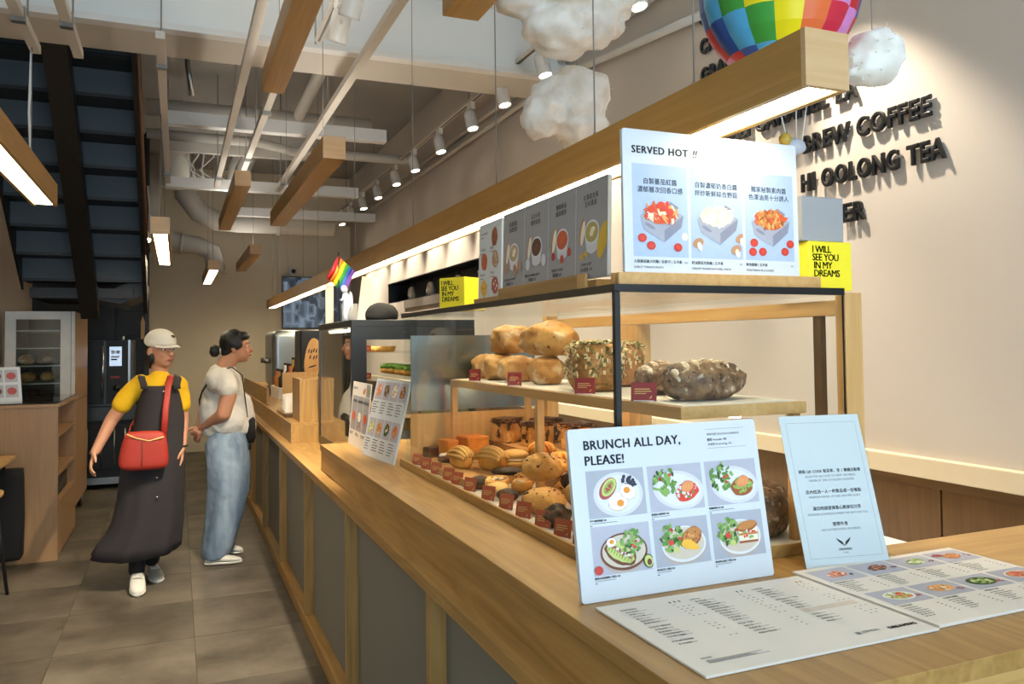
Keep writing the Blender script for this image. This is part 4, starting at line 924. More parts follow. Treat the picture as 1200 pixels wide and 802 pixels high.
for k, (u, v) in enumerate(cells):
    P.rect(u, v, u+CW_, v+CH_, ('p_grey', 'p_lilac', 'p_lilac', 'p_lilac', 'p_grey', 'p_grey')[k]); cl = (u, v, u+CW_, v+CH_)
    cx, cy = u+CW_*.53, v+CH_*.47
    if k == 0:
        P.disc(cx, cy, .054, .041, 'p_plate', 2, n=32, clip=cl); P.disc(cx, cy, .047, .035, 'p_white', 3, n=32)
        P.disc(cx-.022, cy+.012, .024, .015, 'p_bacon', 4, .8); P.disc(cx-.020, cy+.014, .020, .012, 'p_avo', 5, .8); P.disc(cx-.02, cy+.014, .015, .008, 'p_avo2', 6, .8); bits(P, cx-.02, cy+.014, .013, .004, 16, ('p_bacon', 'p_red'), 7, .14, .8)
        bits(P, cx+.023, cy+.022, .017, .009, 26, ('p_berry',), 5, .22, -.5, .05)
        P.disc(cx-.002, cy-.0145, .0225, .0172, 'p_tan', 4.5, .2, 18, .06); P.disc(cx+.02, cy+.0025, .0182, .0142, 'p_tan', 5.5, -.4, 18, .06); P.disc(cx-.002, cy-.014, .021, .016, 'p_egg', 5, .2, 18, .06); P.disc(cx+.02, cy+.003, .017, .013, 'p_egg', 6, -.4, 18, .06); P.disc(cx+.002, cy-.017, .0075, .0065, 'p_yolk', 8); P.disc(cx+.018, cy+.006, .007, .006, 'p_yolk', 8)
    elif k in (1, 2):
        P.disc(cx+.002, cy-.003, .059, .037, 'p_plate', 2, -.15, 32, clip=cl); P.disc(cx+.002, cy-.003, .051, .031, 'p_white', 3, -.15, 32)
        salad(P, cx-.028, cy+.014, .026, 46, 4, cl)
        P.disc(cx+.02, cy-.008, .028, .018, 'p_toast2' if k == 2 else 'p_tomato', 8, .2, 18, .08); bits(P, cx+.02, cy-.006, .025, .014, 40, ('p_leaf2', 'p_white', 'p_tomato', 'p_leaf') if k == 1 else ('p_avo', 'p_avo2', 'p_leaf2'), 9, .14)
        P.disc(cx+.021, cy+.002, .016, .011, 'p_salmon', 12, .3, 16, .06)
        for q in range(4): P.disc(cx+.012+q*.006, cy+.003, .0016, .009, 'p_pasta', 13, -.4, 10)
    else:
        P.disc(cx, cy-.008, .051, .035, 'p_plate_rim', 2, n=32, clip=cl); P.disc(cx, cy-.003, .051, .034, 'p_white' if k > 3 else 'p_brown', 3, n=32); P.disc(cx, cy-.002, .047, .030, 'p_tan', 4, n=32)
        if k == 3:
            P.disc(cx-.008, cy-.006, .036, .019, 'p_brown', 5, -.5, 20, .06); P.disc(cx-.008, cy-.004, .032, .016, 'p_avo', 6, -.5, 20, .08)
            for q in range(9): P.disc(cx-.03+q*.0055, cy+.008-q*.0033, .002, .010, 'p_avo2', 7, -.6, 10)
            bits(P, cx-.008, cy-.002, .028, .004, 24, ('p_brown', 'p_white', 'p_bacon'), 8, .1, -.5); salad(P, cx+.018, cy+.013, .022, 40, 9, cl); P.disc(cx-.027, cy+.016, .010, .008, 'p_egg', 12); P.disc(cx-.026, cy+.017, .005, .004, 'p_yolk', 13)
            P.disc(u+.117, v+.016, .011, .013, 'p_leaf3', 12, .3, clip=cl); P.disc(u+.117, v+.016, .009, .011, 'p_avo', 13, .3, clip=cl); P.disc(u+.118, v+.014, .005, .006, 'p_brown', 14, clip=cl)
            P.disc(u+.009, v+.01, .009, .008, 'p_red', 12, clip=cl)
        else:
            salad(P, cx-.026, cy+.010, .025, 56, 5, cl); P.disc(cx-.020, cy-.013, .007, .006, 'p_avo', 9); P.disc(cx-.03, cy+.002, .006, .005, 'p_tomato', 9)
            if k == 4: P.disc(cx+.018, cy+.008, .026, .018, 'p_toast2', 9, .5, 18, .05); P.disc(cx+.018, cy+.010, .023, .015, 'p_toast', 10, .5, 18, .05); P.disc(cx+.012, cy-.006, .020, .009, 'p_cheese', 11, -.3, 16, .15); bits(P, cx+.02, cy+.01, .018, .01, 14, ('p_toast2', 'p_pasta'), 11, .12)
            else:
                P.disc(cx+.018, cy+.016, .026, .010, 'p_toast2', 9, .15, 18, .03); P.disc(cx+.018, cy+.018, .024, .008, 'p_toast', 10, .15); P.rect(cx-.004, cy-.012, cx+.042, cy+.012, 'p_cream', 8)
                bits(P, cx+.018, cy+.0, .022, .007, 22, ('p_tomato', 'p_white', 'p_leaf2', 'p_toast'), 11, .12); P.rect(cx-.004, cy-.001, cx+.042, cy+.003, 'p_toast', 12); P.rect(cx-.004, cy-.016, cx+.042, cy-.012, 'p_toast2', 12)
caps = ('早午餐經典盤 320', '番茄起司歐姆蛋 300', '烤雞酪梨吐司 280', '酪梨水煮蛋開放三明治 320', '熔岩起司三明治 220', '番茄莫札瑞拉三明治 260')
for k, (u, v) in enumerate(cells):
    P.text(caps[k], u, v-.0058, .0046, bold=.02); para(P, u, v-.0095, .062 if k < 4 else .045, 1, .0012, 'ink_grey', seed=k); P.rect(u, v-.0135, u+.005, v-.0122, 'ink', 2)
P.done()
obj('easel_back', prism(BM(), [V((.86, 1.325, CT)), V((.86, 1.405, CT)), V((.86, 1.358, CT+.24))], (.012, 0, 0)), 'white_board', t)

# ---------------- acrylic notice (its square code is left blank)
u2 = V((.985, -.173, 0)); v_ = V((.0165, .094, .304)).normalized()
M = board_matrix((1.208, 1.317, CT+.001), u2, v_); QW, QH = .198, .322
t = slab_board('notice_stand', 'tall white notice with bird logo in a clear acrylic stand', 'notice', M, QW, QH, .0015, 'white_board', r=.001)
obj('acrylic_cover', prism(BM(), [M @ V(p) for p in ((-.004, 0, .003), (QW+.004, 0, .003), (QW+.004, QH+.004, .003), (-.004, QH+.004, .003))], (M.to_3x3() @ V((0, 0, -.0015)))), 'pane', t)
obj('acrylic_foot', prism(BM(), [M @ V((0, 0, -.004)), M @ V((QW, 0, -.004)), V((1.42, 1.375, CT+.0005)), V((1.222, 1.408, CT+.0005))], (0, 0, .002)), 'pane', t)
P = Print('printed_notice', t, M)
for a in (((.014, .018), (QW-.012, .0185)), ((.014, QH-.0165), (QW-.012, QH-.016)), ((.014, .018), (.0145, QH-.016)), ((QW-.0125, .018), (QW-.012, QH-.016))): P.rect(*a[0], *a[1], 'ink_grey')
cx = QW*.50
for s, y, z, m, b in (('掃描 QR CODE 看菜單，至 1 樓櫃台點餐', .196, .0098, 'ink', .012), ('SCAN THE QR CODE TO VIEW THE MENU,', .186, .0075, 'ink_grey', 0), ('ORDER AT THE 1ST FLOOR COUNTER', .177, .0075, 'ink_grey', 0), ('店內低消一人一杯飲品或一份餐點', .152, .0105, 'ink', .012), ('MINIMUM ORDER OF ONE DISH PER GUEST', .142, .0075, 'ink_grey', 0),
        ('滿位時請發揮善心將座位分享', .117, .0105, 'ink', .012), ('PLEASE BE COURTEOUS WHEN THE SEATS ARE FULL', .106, .0072, 'ink_grey', 0), ('禁帶外食', .083, .0108, 'ink', .012), ('NO OUTSIDE FOOD OR DRINKS', .073, .0075, 'ink_grey', 0), ('DREAMERS', .0318, .0075, 'ink', .015), ('COFFEE', .0258, .0042, 'ink', 0)): P.text(s, cx, y, z*.86, m, b*.8, 'CENTER')
def bird_logo(P, cx, cy, s, m='ink'):
    for sg in (-1, 1):
        P.poly([(cx, cy-.5*s), (cx+sg*.22*s, cy+.02*s), (cx+sg*.55*s, cy+.22*s), (cx+sg*1.0*s, cy+.5*s), (cx+sg*.72*s, cy+.05*s), (cx+sg*.4*s, cy-.22*s)][::sg], m, 2)
bird_logo(P, cx, .049, .018)
P.done()

# ---------------- two laminated menu sheets lying on the counter
def sheet(label, corners, thick=.004):
    t = thing('menu_sheet', label, 'menu', (*corners[0], CT), 'laminated menus lying on the counter'); z = CT+.0005
    M = board_matrix((corners[0][0], corners[0][1], z+thick+.0002), (1, 0, 0), (0, 1, 0))
    bm = prism(BM(), [(x, y, z) for x, y in corners], (0, 0, thick)); obj('sheet', bm, 'paper', t, bevel=.0008); return t, M
t, M = sheet('cream drinks menu sheet headed with coffee columns and DREAMERS at its corner', ((.690, .955), (1.150, .955), (1.150, 1.280), (.690, 1.280)))
W_, H_ = .46, .325; P = Print('printed_menu', t, M)
def column(u, v, head, items, w=.09, hs=.0075, it=.0062, step=.0118, seed=0, prices=(.10, .112, .124)):
    P.text(head, u, v, hs, bold=.014); r_ = random.Random(seed); y = v-step*1.05
    for s in items:
        P.text(s, u+.003, y, it, bold=.006); para(P, u+.003+len(s)*it*.66+.004, y+.001, .022, 1, .0016, 'ink_grey', seed=r_.random())
        for q in prices[:r_.choice((1, 2, 2, 3))]: P.rect(u+q, y+.001, u+q+.005, y+.003, 'ink_grey', 2)
        y -= step
    return y
y = column(.03, .285, 'ESPRESSO', ('美式咖啡', '拿鐵', '卡布奇諾', '摩卡', '濃縮咖啡', '焦糖瑪奇朵'), seed=1)
y = column(.03, y-.008, 'COLD BREW', ('冰滴咖啡', '氮氣咖啡', '冷萃檸檬咖啡', '冷萃橙汁咖啡'), seed=2)
y = column(.03, y-.008, 'POUR OVER', ('手沖咖啡',), seed=3)
P.text('NOTES', .03, .052, .0062, bold=.014); para(P, .033, .044, .12, 4, .0016, 'ink_grey', seed=5)
y = column(.175, .285, 'LATTE', ('香草拿鐵', '榛果拿鐵', '海鹽焦糖拿鐵', '黑糖拿鐵', '達利焦糖拿鐵', '燕麥拿鐵', '抹茶拿鐵', '巧克力', '紅茶拿鐵', '伯爵茶'), seed=6)
y = column(.175, y-.006, 'MILK TEA', ('鮮奶茶', '烏龍奶茶', '仙草奶茶', '黑糖珍珠奶茶'), seed=7)
y = column(.315, .285, 'COFFEE', ('西西里咖啡', '氣泡咖啡', '蜜香咖啡', '柚香'), seed=8)
y = column(.315, y-.006, 'SPECIALTY TEA', ('四季春茶', '蜜香紅茶', '高山烏龍', '鐵觀音'), seed=9)
P.rect(.318, y-.012, .44, y+.006, 'p_tan', 1); y = column(.315, y-.014, '', ('水果茶', '檸檬紅茶', '蜂蜜檸檬', '氣泡飲'), seed=10)
for u in (.132, .142, .152, .282, .292, .424, .434): P.rect(u, .286, u+.003, .294, 'ink', 2)
P.rect(.318, .032, .327, .041, 'ink_grey', 2); para(P, .331, .038, .045, 2, .002, 'ink_grey', seed=11)
P.text('DREAMERS', .385, .03, .0125, bold=.03); P.done()
t, M = sheet('cream food menu sheet with eight small dish photos, right of the drinks menu', ((1.158, .962), (1.606, .962), (1.606, 1.304), (1.158, 1.304)), .005)
P = Print('printed_menu', t, M); W_, H_ = .448, .342
for j in (0, 1):
    for i in range(4):
        u = .016+i*.108; v = .252-j*.150; cl = (u, v, u+.098, v+.072); cx, cy = u+.05, v+.036
        P.rect(*cl, ('p_lilac', 'p_grey')[j])
        if j == 0:
            P.disc(cx, cy, .026, .016, ('p_salmon', 'p_brown', 'p_leaf2', 'p_toast')[i], 3, .3, 16, .15); bits(P, cx, cy, .022, .012, 24, (('p_bacon', 'p_cream', 'p_salmon'), ('p_toast2', 'p_salmon', 'p_brown'), ('p_cream', 'p_avo', 'p_white'), ('p_pasta', 'p_toast', 'p_salmon'))[i], 4, .16); bits(P, cx+.03, cy-.01, .01, .005, 4, ('p_bacon', 'p_berry'), 5, .3)
            if i == 3: P.disc(cx-.03, cy+.012, .014, .009, 'p_bacon', 6)
        else:
            P.disc(cx, cy, .034, .022, ('p_white', 'p_grey', 'p_leaf3', 'p_white')[i], 3, n=24); P.disc(cx, cy+.001, .029, .018, ('p_avo', 'p_pasta', 'p_leaf3', 'p_toast')[i], 4, n=24)
            bits(P, cx, cy, .025, .014, 40, (('p_tomato', 'p_white', 'p_berry', 'p_leaf2', 'p_yolk'), ('p_pasta', 'p_pasta2', 'p_toast'), ('p_leaf3', 'p_leaf2', 'p_avo'), ('p_salmon', 'p_sauce', 'p_bacon'))[i], 5, .18); bits(P, cx+.036, cy-.014, .008, .006, 3, ('p_bacon', 'p_red'), 6, .4)
        P.text(('經典煙燻鮭魚沙拉', '肋眼牛排沙拉', '凱薩沙拉', '烤雞沙拉', '元氣能量碗', '松露野菇燉飯', '青醬義大利麵', '茄汁海鮮麵')[j*4+i], u, v-.011, .0062, bold=.012)
        for q in range(6): para(P, u, v-.021-q*.0085, .052-.004*q, 1, .0021, 'ink', seed=i*7+j*31+q); P.rect(u+.078, v-.021-q*.0085, u+.083, v-.0185-q*.0085, 'ink_grey', 2)
P.done()

# ---------------- SERVED HOT board on its timber holder on the case
TOP = CTOP+.0145
def holder(label, a, b, m):
    return tag(obj('sign_holder', box(BM(), a, b), m, bevel=.0015), label, 'sign holder', 'timber sign holders on the case top')
h1 = holder('timber strip holding the SERVED HOT board on the case', (.850, 1.452, TOP), (1.395, 1.462, TOP+.028), 'pine_y')
obj('back_strip', box(BM(), (.850, 1.476, TOP), (1.395, 1.486, TOP+.028)), 'pine_y', h1); obj('floor_strip', box(BM(), (.850, 1.462, TOP), (1.395, 1.476, TOP+.004)), 'pine_y', h1)
M = board_matrix((.872, 1.4635, TOP+.005), (1, 0, 0), (0, .012, 1)); w_, h_ = .470, .332
t = slab_board('hot_food_board', 'white board reading SERVED HOT with three pans of pasta on the case', 'menu board', M, w_, h_, .009)
P = Print('printed_menu', t, M)
P.text('SERVED HOT', .022, .281, .0225, bold=.022, spacing=1.12); P.text('!!', .176, .281, .0235, bold=.015, shear=.25)
CJ = (('自製蕃茄紅醬', '濃郁層次回香口感'), ('自製濃郁奶香白醬', '拌炒新鮮綜合野菇'), ('獨家秘製素肉醬', '色澤油亮十分誘人'))
CP = (('大蒜番茄義大利麵 / 全素可 | 五辛素', 'GARLIC TOMATO PASTA'), ('奶油蘑菇貝殼麵 | 五辛素', 'CREAMY MUSHROOM SHELL PASTA'), ('素肉醬麵 | 五辛素', 'VEGETARIAN BOLOGNESE'))
for i in range(3):
    u = .022+i*.147; v = .058; cw = .140; cl = (u, v, u+cw, .258); P.rect(*cl, 'p_blue'); cx = u+cw*.5; cy = v+.062
    P.text(CJ[i][0], cx, .216, .0142, 'ink', .006, 'CENTER', spacing=1.05); P.text(CJ[i][1], cx, .198, .0142, 'ink', .006, 'CENTER', spacing=1.05)
    # enamel pan
    P.poly([(cx-.052, cy+.026), (cx+.008, cy-.004), (cx+.058, cy+.030), (cx-.002, cy+.056)], 'p_dish', 3); P.poly([(cx-.052, cy+.026), (cx+.008, cy-.004), (cx+.008, cy-.030), (cx-.044, cy-.004)], 'p_dish', 4); P.poly([(cx+.008, cy-.004), (cx+.058, cy+.030), (cx+.052, cy+.004), (cx+.008, cy-.030)], 'p_dish2', 4)
    P.poly([(cx+.018, cy+.05), (cx+.042, cy+.038), (cx+.046, cy+.048), (cx+.024, cy+.060)], 'p_dish2', 2); P.disc(cx-.028, cy+.004, .014, .004, 'p_dish2', 5, -.45)
    mm = (('p_sauce', 'p_pasta', 'p_tomato', 'p_pasta2'), ('p_pasta2', 'p_cream', 'p_white', 'p_tan'), ('p_sauce', 'p_toast', 'p_pasta', 'p_toast2'))[i]
    P.disc(cx+.002, cy+.032, .045, .022, mm[0], 6, 0, 20, .12); bits(P, cx+.002, cy+.034, .040, .020, 60, mm, 7, .14, 0, .2, 1.7)
    if i == 0:
        for q in ((-.025, .04), (.022, .036), (.0, .05)): P.disc(cx+q[0], cy+q[1], .010, .008, 'p_tomato', 12)
    for q in ((-.048, -.022), (-.026, -.038), (.042, -.040)) if i == 0 else ((-.046, -.022), (-.05, -.043), (-.022, -.042), (.042, -.04), (.058, -.022)) if i == 2 else ():
        P.disc(cx+q[0], cy+q[1], .011, .0095, 'p_red', 5); P.disc(cx+q[0], cy+q[1], .006, .005, 'p_tomato', 6, jit=.2)
    if i == 1:
        for q in ((-.052, -.028), (.05, -.04), (.064, -.014)): P.disc(cx+q[0], cy+q[1], .015, .010, 'p_mush', 5, .4, clip=cl); P.disc(cx+q[0]+.004, cy+q[1]-.008, .006, .010, 'p_cream', 6, .3, clip=cl)
    if i == 0: P.disc(cx+.060, cy-.016, .008, .009, 'p_white', 5, clip=cl)
    P.text(CP[i][0], u, .045, .0078, 'ink', .008); P.text(CP[i][1], u, .033, .0066, 'ink', .004); P.text(('260', '280', '260')[i], u+cw-.012, .045, .006, 'ink_grey')
P.done()
# ---------------- soup board and small bread board along the front edge of the case
M = board_matrix((.893, 2.205, TOP+.030), (0, -1, 0), (.03, 0, 1)); w_, h_ = .628, .232
t = slab_board('soup_board', 'grey board of four soups in cups standing along the case top', 'menu board', M, w_, h_, .010, 'white_board', r=.003)
P = Print('printed_menu', t, M); ps = w_/4
for i in range(4):
    u = i*ps; cl = (u, 0, u+ps, h_); P.rect(u+.001, .0, u+ps-.001, h_, 'p_stone'); cx, cy = u+ps*.48, .105
    P.text(('香濃蘑菇', '法式洋蔥', '慢燉番茄', '北海道金黃')[i], cx, .190, .0145, 'ink', .004, 'CENTER', spacing=1.1); P.text(('溫潤回甘', '暖胃首選', '酸甜開胃', '玉米濃湯')[i], cx, .173, .0145, 'ink', .004, 'CENTER', spacing=1.1)
    P.disc(cx-.042, cy+.008, .011, .034, 'p_toast', 3, -.25); P.disc(cx-.037, cy+.006, .009, .031, 'p_cream', 4, -.25)
    P.poly([(cx-.026, cy-.002), (cx+.044, cy-.002), (cx+.034, cy-.040), (cx+.009, cy-.048), (cx-.016, cy-.040)], 'p_plate', 4); P.disc(cx+.009, cy+.004, .036, .029, 'p_white', 5, n=28); P.disc(cx+.009, cy+.004, .031, .024, 'p_soup%d' % (i+1), 6, n=28); P.disc(cx+.011, cy+.005, .014, .009, ('p_cream', 'p_brown', 'p_sauce', 'p_cream')[i], 7, .5, 14, .25)
    if i == 3: P.disc(cx+.062, cy-.020, .020, .045, 'p_corn', 8, -.4, clip=cl); bits(P, cx-.03, cy-.05, .018, .006, 5, ('p_corn',), 8, .3)
    elif i == 2: [P.disc(cx+q, cy-.048+abs(q)*.35, .010, .011, 'p_red', 8) for q in (-.04, .01, .05)]
    elif i == 1: [P.disc(cx+q, cy-.05+abs(q)*.25, .014, .016, 'p_plate', 8, clip=cl) for q in (-.045, .058)]
    else: [P.disc(cx+q, cy-.052+abs(q)*.35, .013, .016, 'p_mush', 8, .3, clip=cl) for q in (-.045, .02, .05)]
    P.text(('MUSHROOM', 'FRENCH ONION', 'TOMATO', 'CORN')[i]+' SOUP', cx-.02, .032, .0095, 'ink', .015, 'CENTER'); P.text(('蘑菇湯 130', '洋蔥湯 130', '番茄湯 130', '玉米濃湯 130')[i], cx-.02, .019, .0105, 'ink', .012, 'CENTER')
P.done()
h2 = holder('long timber strip holding the soup board', (.880, 1.70, TOP), (.888, 2.21, TOP+.042), 'oak')
obj('cross_block', box(BM(), (.880, 1.66, TOP), (.888, 1.70, TOP+.042)), 'pine', h2); obj('floor_strip', box(BM(), (.888, 1.62, TOP), (.93, 2.21, TOP+.026)), 'oak', h2)
M = board_matrix((.890, 2.405, TOP+.022), (0, -1, 0), (.03, 0, 1)); w_, h_ = .192, .235
t = slab_board('bread_board', 'small white board with six bread pictures left of the soup board', 'menu board', M, w_, h_, .006, 'white_board', r=.002)
P = Print('printed_menu', t, M)
for k, (cx, cy, m, b) in enumerate(((.135, .185, 'p_toast2', 'p_brown'), (.05, .115, 'p_soup3', 'p_toast2'), (.145, .115, 'p_mush', 'p_tan'), (.05, .03, 'p_corn', 'p_toast'), (.145, .035, 'p_bacon', 'p_cream'))):
    P.disc(cx, cy, .026, .030, m, 3, .3*k, 18, .1); bits(P, cx, cy, .02, .02, 12, (b, m), 4, .2)
for cx, cy, s in ((.015, .200, 'Sourdough'), (.015, .150, 'Country'), (.10, .150, 'Bagel'), (.015, .070, 'Brioche'), (.105, .072, 'Raisin')): P.text(s, cx, cy, .0135); para(P, cx, cy-.01, .05, 1, .003, 'ink_grey', seed=cx)
P.rect(.092, .0, .0925, .16, 'ink_grey'); P.done()
h3 = holder('short timber strip holding the bread board', (.880, 2.215, TOP), (.888, 2.42, TOP+.022), 'oak')
obj('floor_strip', box(BM(), (.888, 2.215, TOP), (.93, 2.42, TOP+.016)), 'oak', h3)

# ---------------- yellow and grey boxes
mat('box_yellow', 'f1e02a', .45, var=.03); mat('box_grey', '9b9d9f', .7, var=.05)
def gift_box(label, M, w, d, h, m, text=None, name='gift_box', body2=None):
    t = thing(name, label, 'box', M.translation, 'cardboard gift boxes on the case'); bm = BM(); box(bm, (0, 0, 0), (w, d, h)); bm.transform(M); obj('carton', bm, m, t, bevel=.002)
    bm = BM(); box(bm, (.002, .002, h+.0003), (w-.002, d-.002, h+.0015)); bm.transform(M); obj('lid_flap', bm, m, t)
    if text:
        P = Print('printed_slogan', t, M @ board_matrix((0, -.0004, 0), (1, 0, 0), (0, 0, 1)))
        for k, s in enumerate(text): P.text(s, w*.07+(.004 if k > 1 else 0), h*.78-k*h*.165, h*.20, 'ink', .012, spacing=.9)
        P.done()
    return t
SL = ('I WILL', 'SEE YOU', 'IN MY', 'DREAMS')
gift_box('near yellow box reading I WILL SEE YOU IN MY DREAMS under the grey box', Matrix.Translation((1.405, 1.50, TOP)) @ Matrix.Rotation(R(0), 4, 'Z'), .135, .135, .118, 'box_yellow', SL)
gift_box('plain grey carton stacked on the near yellow box', Matrix.Translation((1.395, 1.51, TOP+.121)), .132, .13, .108, 'box_grey', None, 'grey_carton')
gift_box('far yellow box reading I WILL SEE YOU IN MY DREAMS beside the bread board', Matrix.Translation((.885, 2.80, TOP)) @ Matrix.Rotation(R(-60), 4, 'Z'), .12, .12, .118, 'box_yellow', SL)

# ---------------- two menus leaning on the far end of the case
M = board_matrix((.765, 3.905, CT+.001), V((.0, -1, 0)), V((.10, 0, 1))); w_, h_ = .385, .30
t = slab_board('leaning_menu', 'menu card with three pasta pans leaning on the pastry fridge', 'menu', M, w_, h_, .004, 'paper', r=.001, group='menu cards leaning at the far end of the counter')
P = Print('printed_menu', t, M); P.text('SERVED HOT', .02, .265, .016, bold=.01)
for i in range(3):
    u = .02+i*.122; P.rect(u, .075, u+.116, .235, 'p_stone'); P.disc(u+.058, .135, .040, .025, 'p_dish2', 3); P.disc(u+.058, .14, .034, .022, ('p_sauce', 'p_pasta2', 'p_sauce')[i], 4, jit=.1); bits(P, u+.058, .10, .045, .01, 4, ('p_red', 'p_mush'), 5, .16); P.text(CJ[i][0], u+.058, .205, .014, 'ink', .01, 'CENTER'); para(P, u, .06, .08, 2, .004, seed=i)
P.disc(.26, .262, .03, .012, 'p_salmon', 3, .3); P.rect(.30, .238, .38, .295, 'p_stone'); P.disc(.345, .265, .02, .012, 'p_leaf2', 3); P.done()
v_ = V((.075, 0, .33)).normalized(); M = board_matrix((.745, 3.505, CT+.001), V((.10, -.99, 0)), v_); w_, h_ = .40, .335
t = slab_board('leaning_menu', 'menu card with two rows of four dishes leaning on the glass case end', 'menu', M, w_, h_, .008, 'white_board', r=.001, group='menu cards leaning at the far end of the counter')
P = Print('printed_menu', t, M)
for j in (0, 1):
    for i in range(4):
        u = .015+i*.095; v = .245-j*.160; P.rect(u, v, u+.088, v+.078, 'p_lilac'); P.disc(u+.044, v+.04, .030, .026, (('p_salmon', 'p_brown', 'p_cream', 'p_toast2'), ('p_avo', 'p_pasta', 'p_leaf3', 'p_salmon'))[j][i], 3, .4, 16, .12); bits(P, u+.044, v+.04, .024, .02, 14, ('p_tomato', 'p_leaf2', 'p_white', 'p_toast'), 4, .18)
        for q in range(5): para(P, u, v-.014-q*.011, .07, 1, .0036, seed=q+i*9+j*41)
P.done()
# ================================================================= pastry fridge beyond the bread case
FX0, FX1, FY0, FY1, FZ1 = .80, 1.45, 3.98, 4.98, 1.59
pf = thing('pastry_fridge', 'black framed glass pastry fridge standing on the counter', 'display fridge', (1.1, 4.5, LT))
mat('fridge_black', '14171b', .3, var=.05); glass('pane_fridge', (.86, .9, .88), refl=2.2)
obj('base', box(BM(), (FX0, FY0, LT), (FX1, FY1, LT+.05)), 'fridge_black', pf, bevel=.002)
obj('roof', box(BM(), (FX0, FY0, FZ1-.035), (FX1, FY1, FZ1)), 'fridge_black', pf, bevel=.002)
for x, y in ((FX0, FY1-.03), (FX1-.03, FY0), (FX1-.03, FY1-.03)): obj('post', box(BM(), (x, y, LT+.05), (x+.03, y+.03, FZ1-.035)), 'fridge_black', pf)
obj('post', box(BM(), (FX0, FY0, LT+.05), (FX0+.075, FY0+.03, FZ1-.035)), 'fridge_black', pf)
obj('header', box(BM(), (FX0+.075, FY0, FZ1-.10), (FX1-.03, FY0+.03, FZ1-.035)), 'fridge_black', pf)
obj('side_pane', box(BM(), (FX0+.004, FY0+.03, LT+.05), (FX0+.010, FY1-.03, FZ1-.035)), 'pane_fridge', pf)
obj('end_pane', box(BM(), (FX0+.075, FY0+.012, LT+.05), (FX1-.03, FY0+.018, FZ1-.10)), 'pane', pf)
obj('back_panel', box(BM(), (FX1-.012, FY0+.03, LT+.05), (FX1-.004, FY1-.03, FZ1-.035)), mat('fridge_inner', 'b9b58a', .5), pf)
for z in (1.10, 1.28, 1.42): obj('glass_shelf', box(BM(), (FX0+.03, FY0+.035, z), (FX1-.035, FY1-.035, z+.006)), 'pane', pf)
glow('fridge_tube', (1.0, .93, .70), 30.0)
obj('light_tube', box(BM(), (FX0+.05, FY0+.06, FZ1-.055), (FX0+.075, FY1-.06, FZ1-.04)), 'fridge_tube', pf)
mat('lettuce', '7fae3a', .5, var=.3, scale=40); mat('quiche', 'e3b64c', .5, var=.2, scale=30); mat('cake_cream', 'efe6cf', .5)
k_ = 0
for z, items in ((1.1062, 5), (1.2862, 5), (1.4262, 4)):
    for i in range(items):
        y = FY0+.12+i*.18; x = FX0+.2+.2*((i+k_) % 2)
        lab = ('top', 'middle', 'bottom')[{1.1062: 2, 1.2862: 1, 1.4262: 0}[z]]+' fridge shelf, '+ORD[i]+' from the near end'
        if (i+k_) % 2:
            t = thing('salad_roll', 'green salad roll on the '+lab, 'roll', (x, y, z), 'snacks in the pastry fridge'); obj('bread', blob(BM(), (x, y, z+.022), .06, .04, .022, 3, .1, 3, i), 'danish', t); obj('leaves', blob(BM(), (x, y, z+.045), .055, .042, .02, 3, .5, 6, i), 'lettuce', t)
        else:
            t = thing('tartlet', 'yellow tartlet on the '+lab, 'tart', (x, y, z), 'snacks in the pastry fridge'); obj('shell', lathe(BM(), [(0, 0), (.045, 0), (.055, .03), (.05, .03), (.044, .022), (0, .022)], (x, y, z), 20), 'danish', t); obj('custard', lathe(BM(), [(0, .03), (.03, .029), (.048, .023)], (x, y, z), 20), 'quiche', t)
        k_ += 1
    for i in range(3): price_tag(('far', 'middle', 'near')[2-i]+' small red tag on the '+('top', 'middle', 'bottom')[{1.1062: 2, 1.2862: 1, 1.4262: 0}[z]]+' fridge shelf', (FX0+.10, FY0+.1+i*.16, z), .04, .035, 'tag_red', R(-40), R(8), 'red tags in the pastry fridge')
# on the fridge roof
t = thing('felt_beret', 'black dome-shaped beret lying on the pastry fridge', 'hat', (1.03, 4.3, FZ1)); obj('crown', blob(BM(), (1.03, 4.3, FZ1+.034), .09, .09, .07, 3, .08, 2, 1, flat=-.026), mat('black_felt', '0e0e10', .9), t); obj('brim', loft(BM(), [ell((.98, 4.27, FZ1+.001+z), .09*s, .07*s, 20) for z, s in ((0, 1), (.004, 1))]), 'black_felt', t)
mat('panel_cream', 'ddd3c0', .7, var=.03)
def lean_panel(label, pts, d, m='panel_cream', nm='sample_board'): return tag(obj(nm, prism(BM(), pts, d), m), label, 'board', 'pale boards standing on the pastry fridge')
lean_panel('tall pale board tilted on the pastry fridge', [(.96, 4.62, FZ1), (1.055, 4.62, FZ1), (1.10, 4.66, FZ1+.27), (1.0, 4.66, FZ1+.275)], (0, .012, 0))
lean_panel('narrow white board standing behind the rainbow flag', [(.80, 4.72, FZ1), (.845, 4.72, FZ1), (.845, 4.72, FZ1+.23), (.80, 4.72, FZ1+.23)], (0, .012, 0))
lean_panel('small white card behind the seated figurine', [(.90, 4.75, FZ1), (.99, 4.75, FZ1), (.99, 4.75, FZ1+.12), (.90, 4.75, FZ1+.12)], (0, .01, 0), 'white_paint')
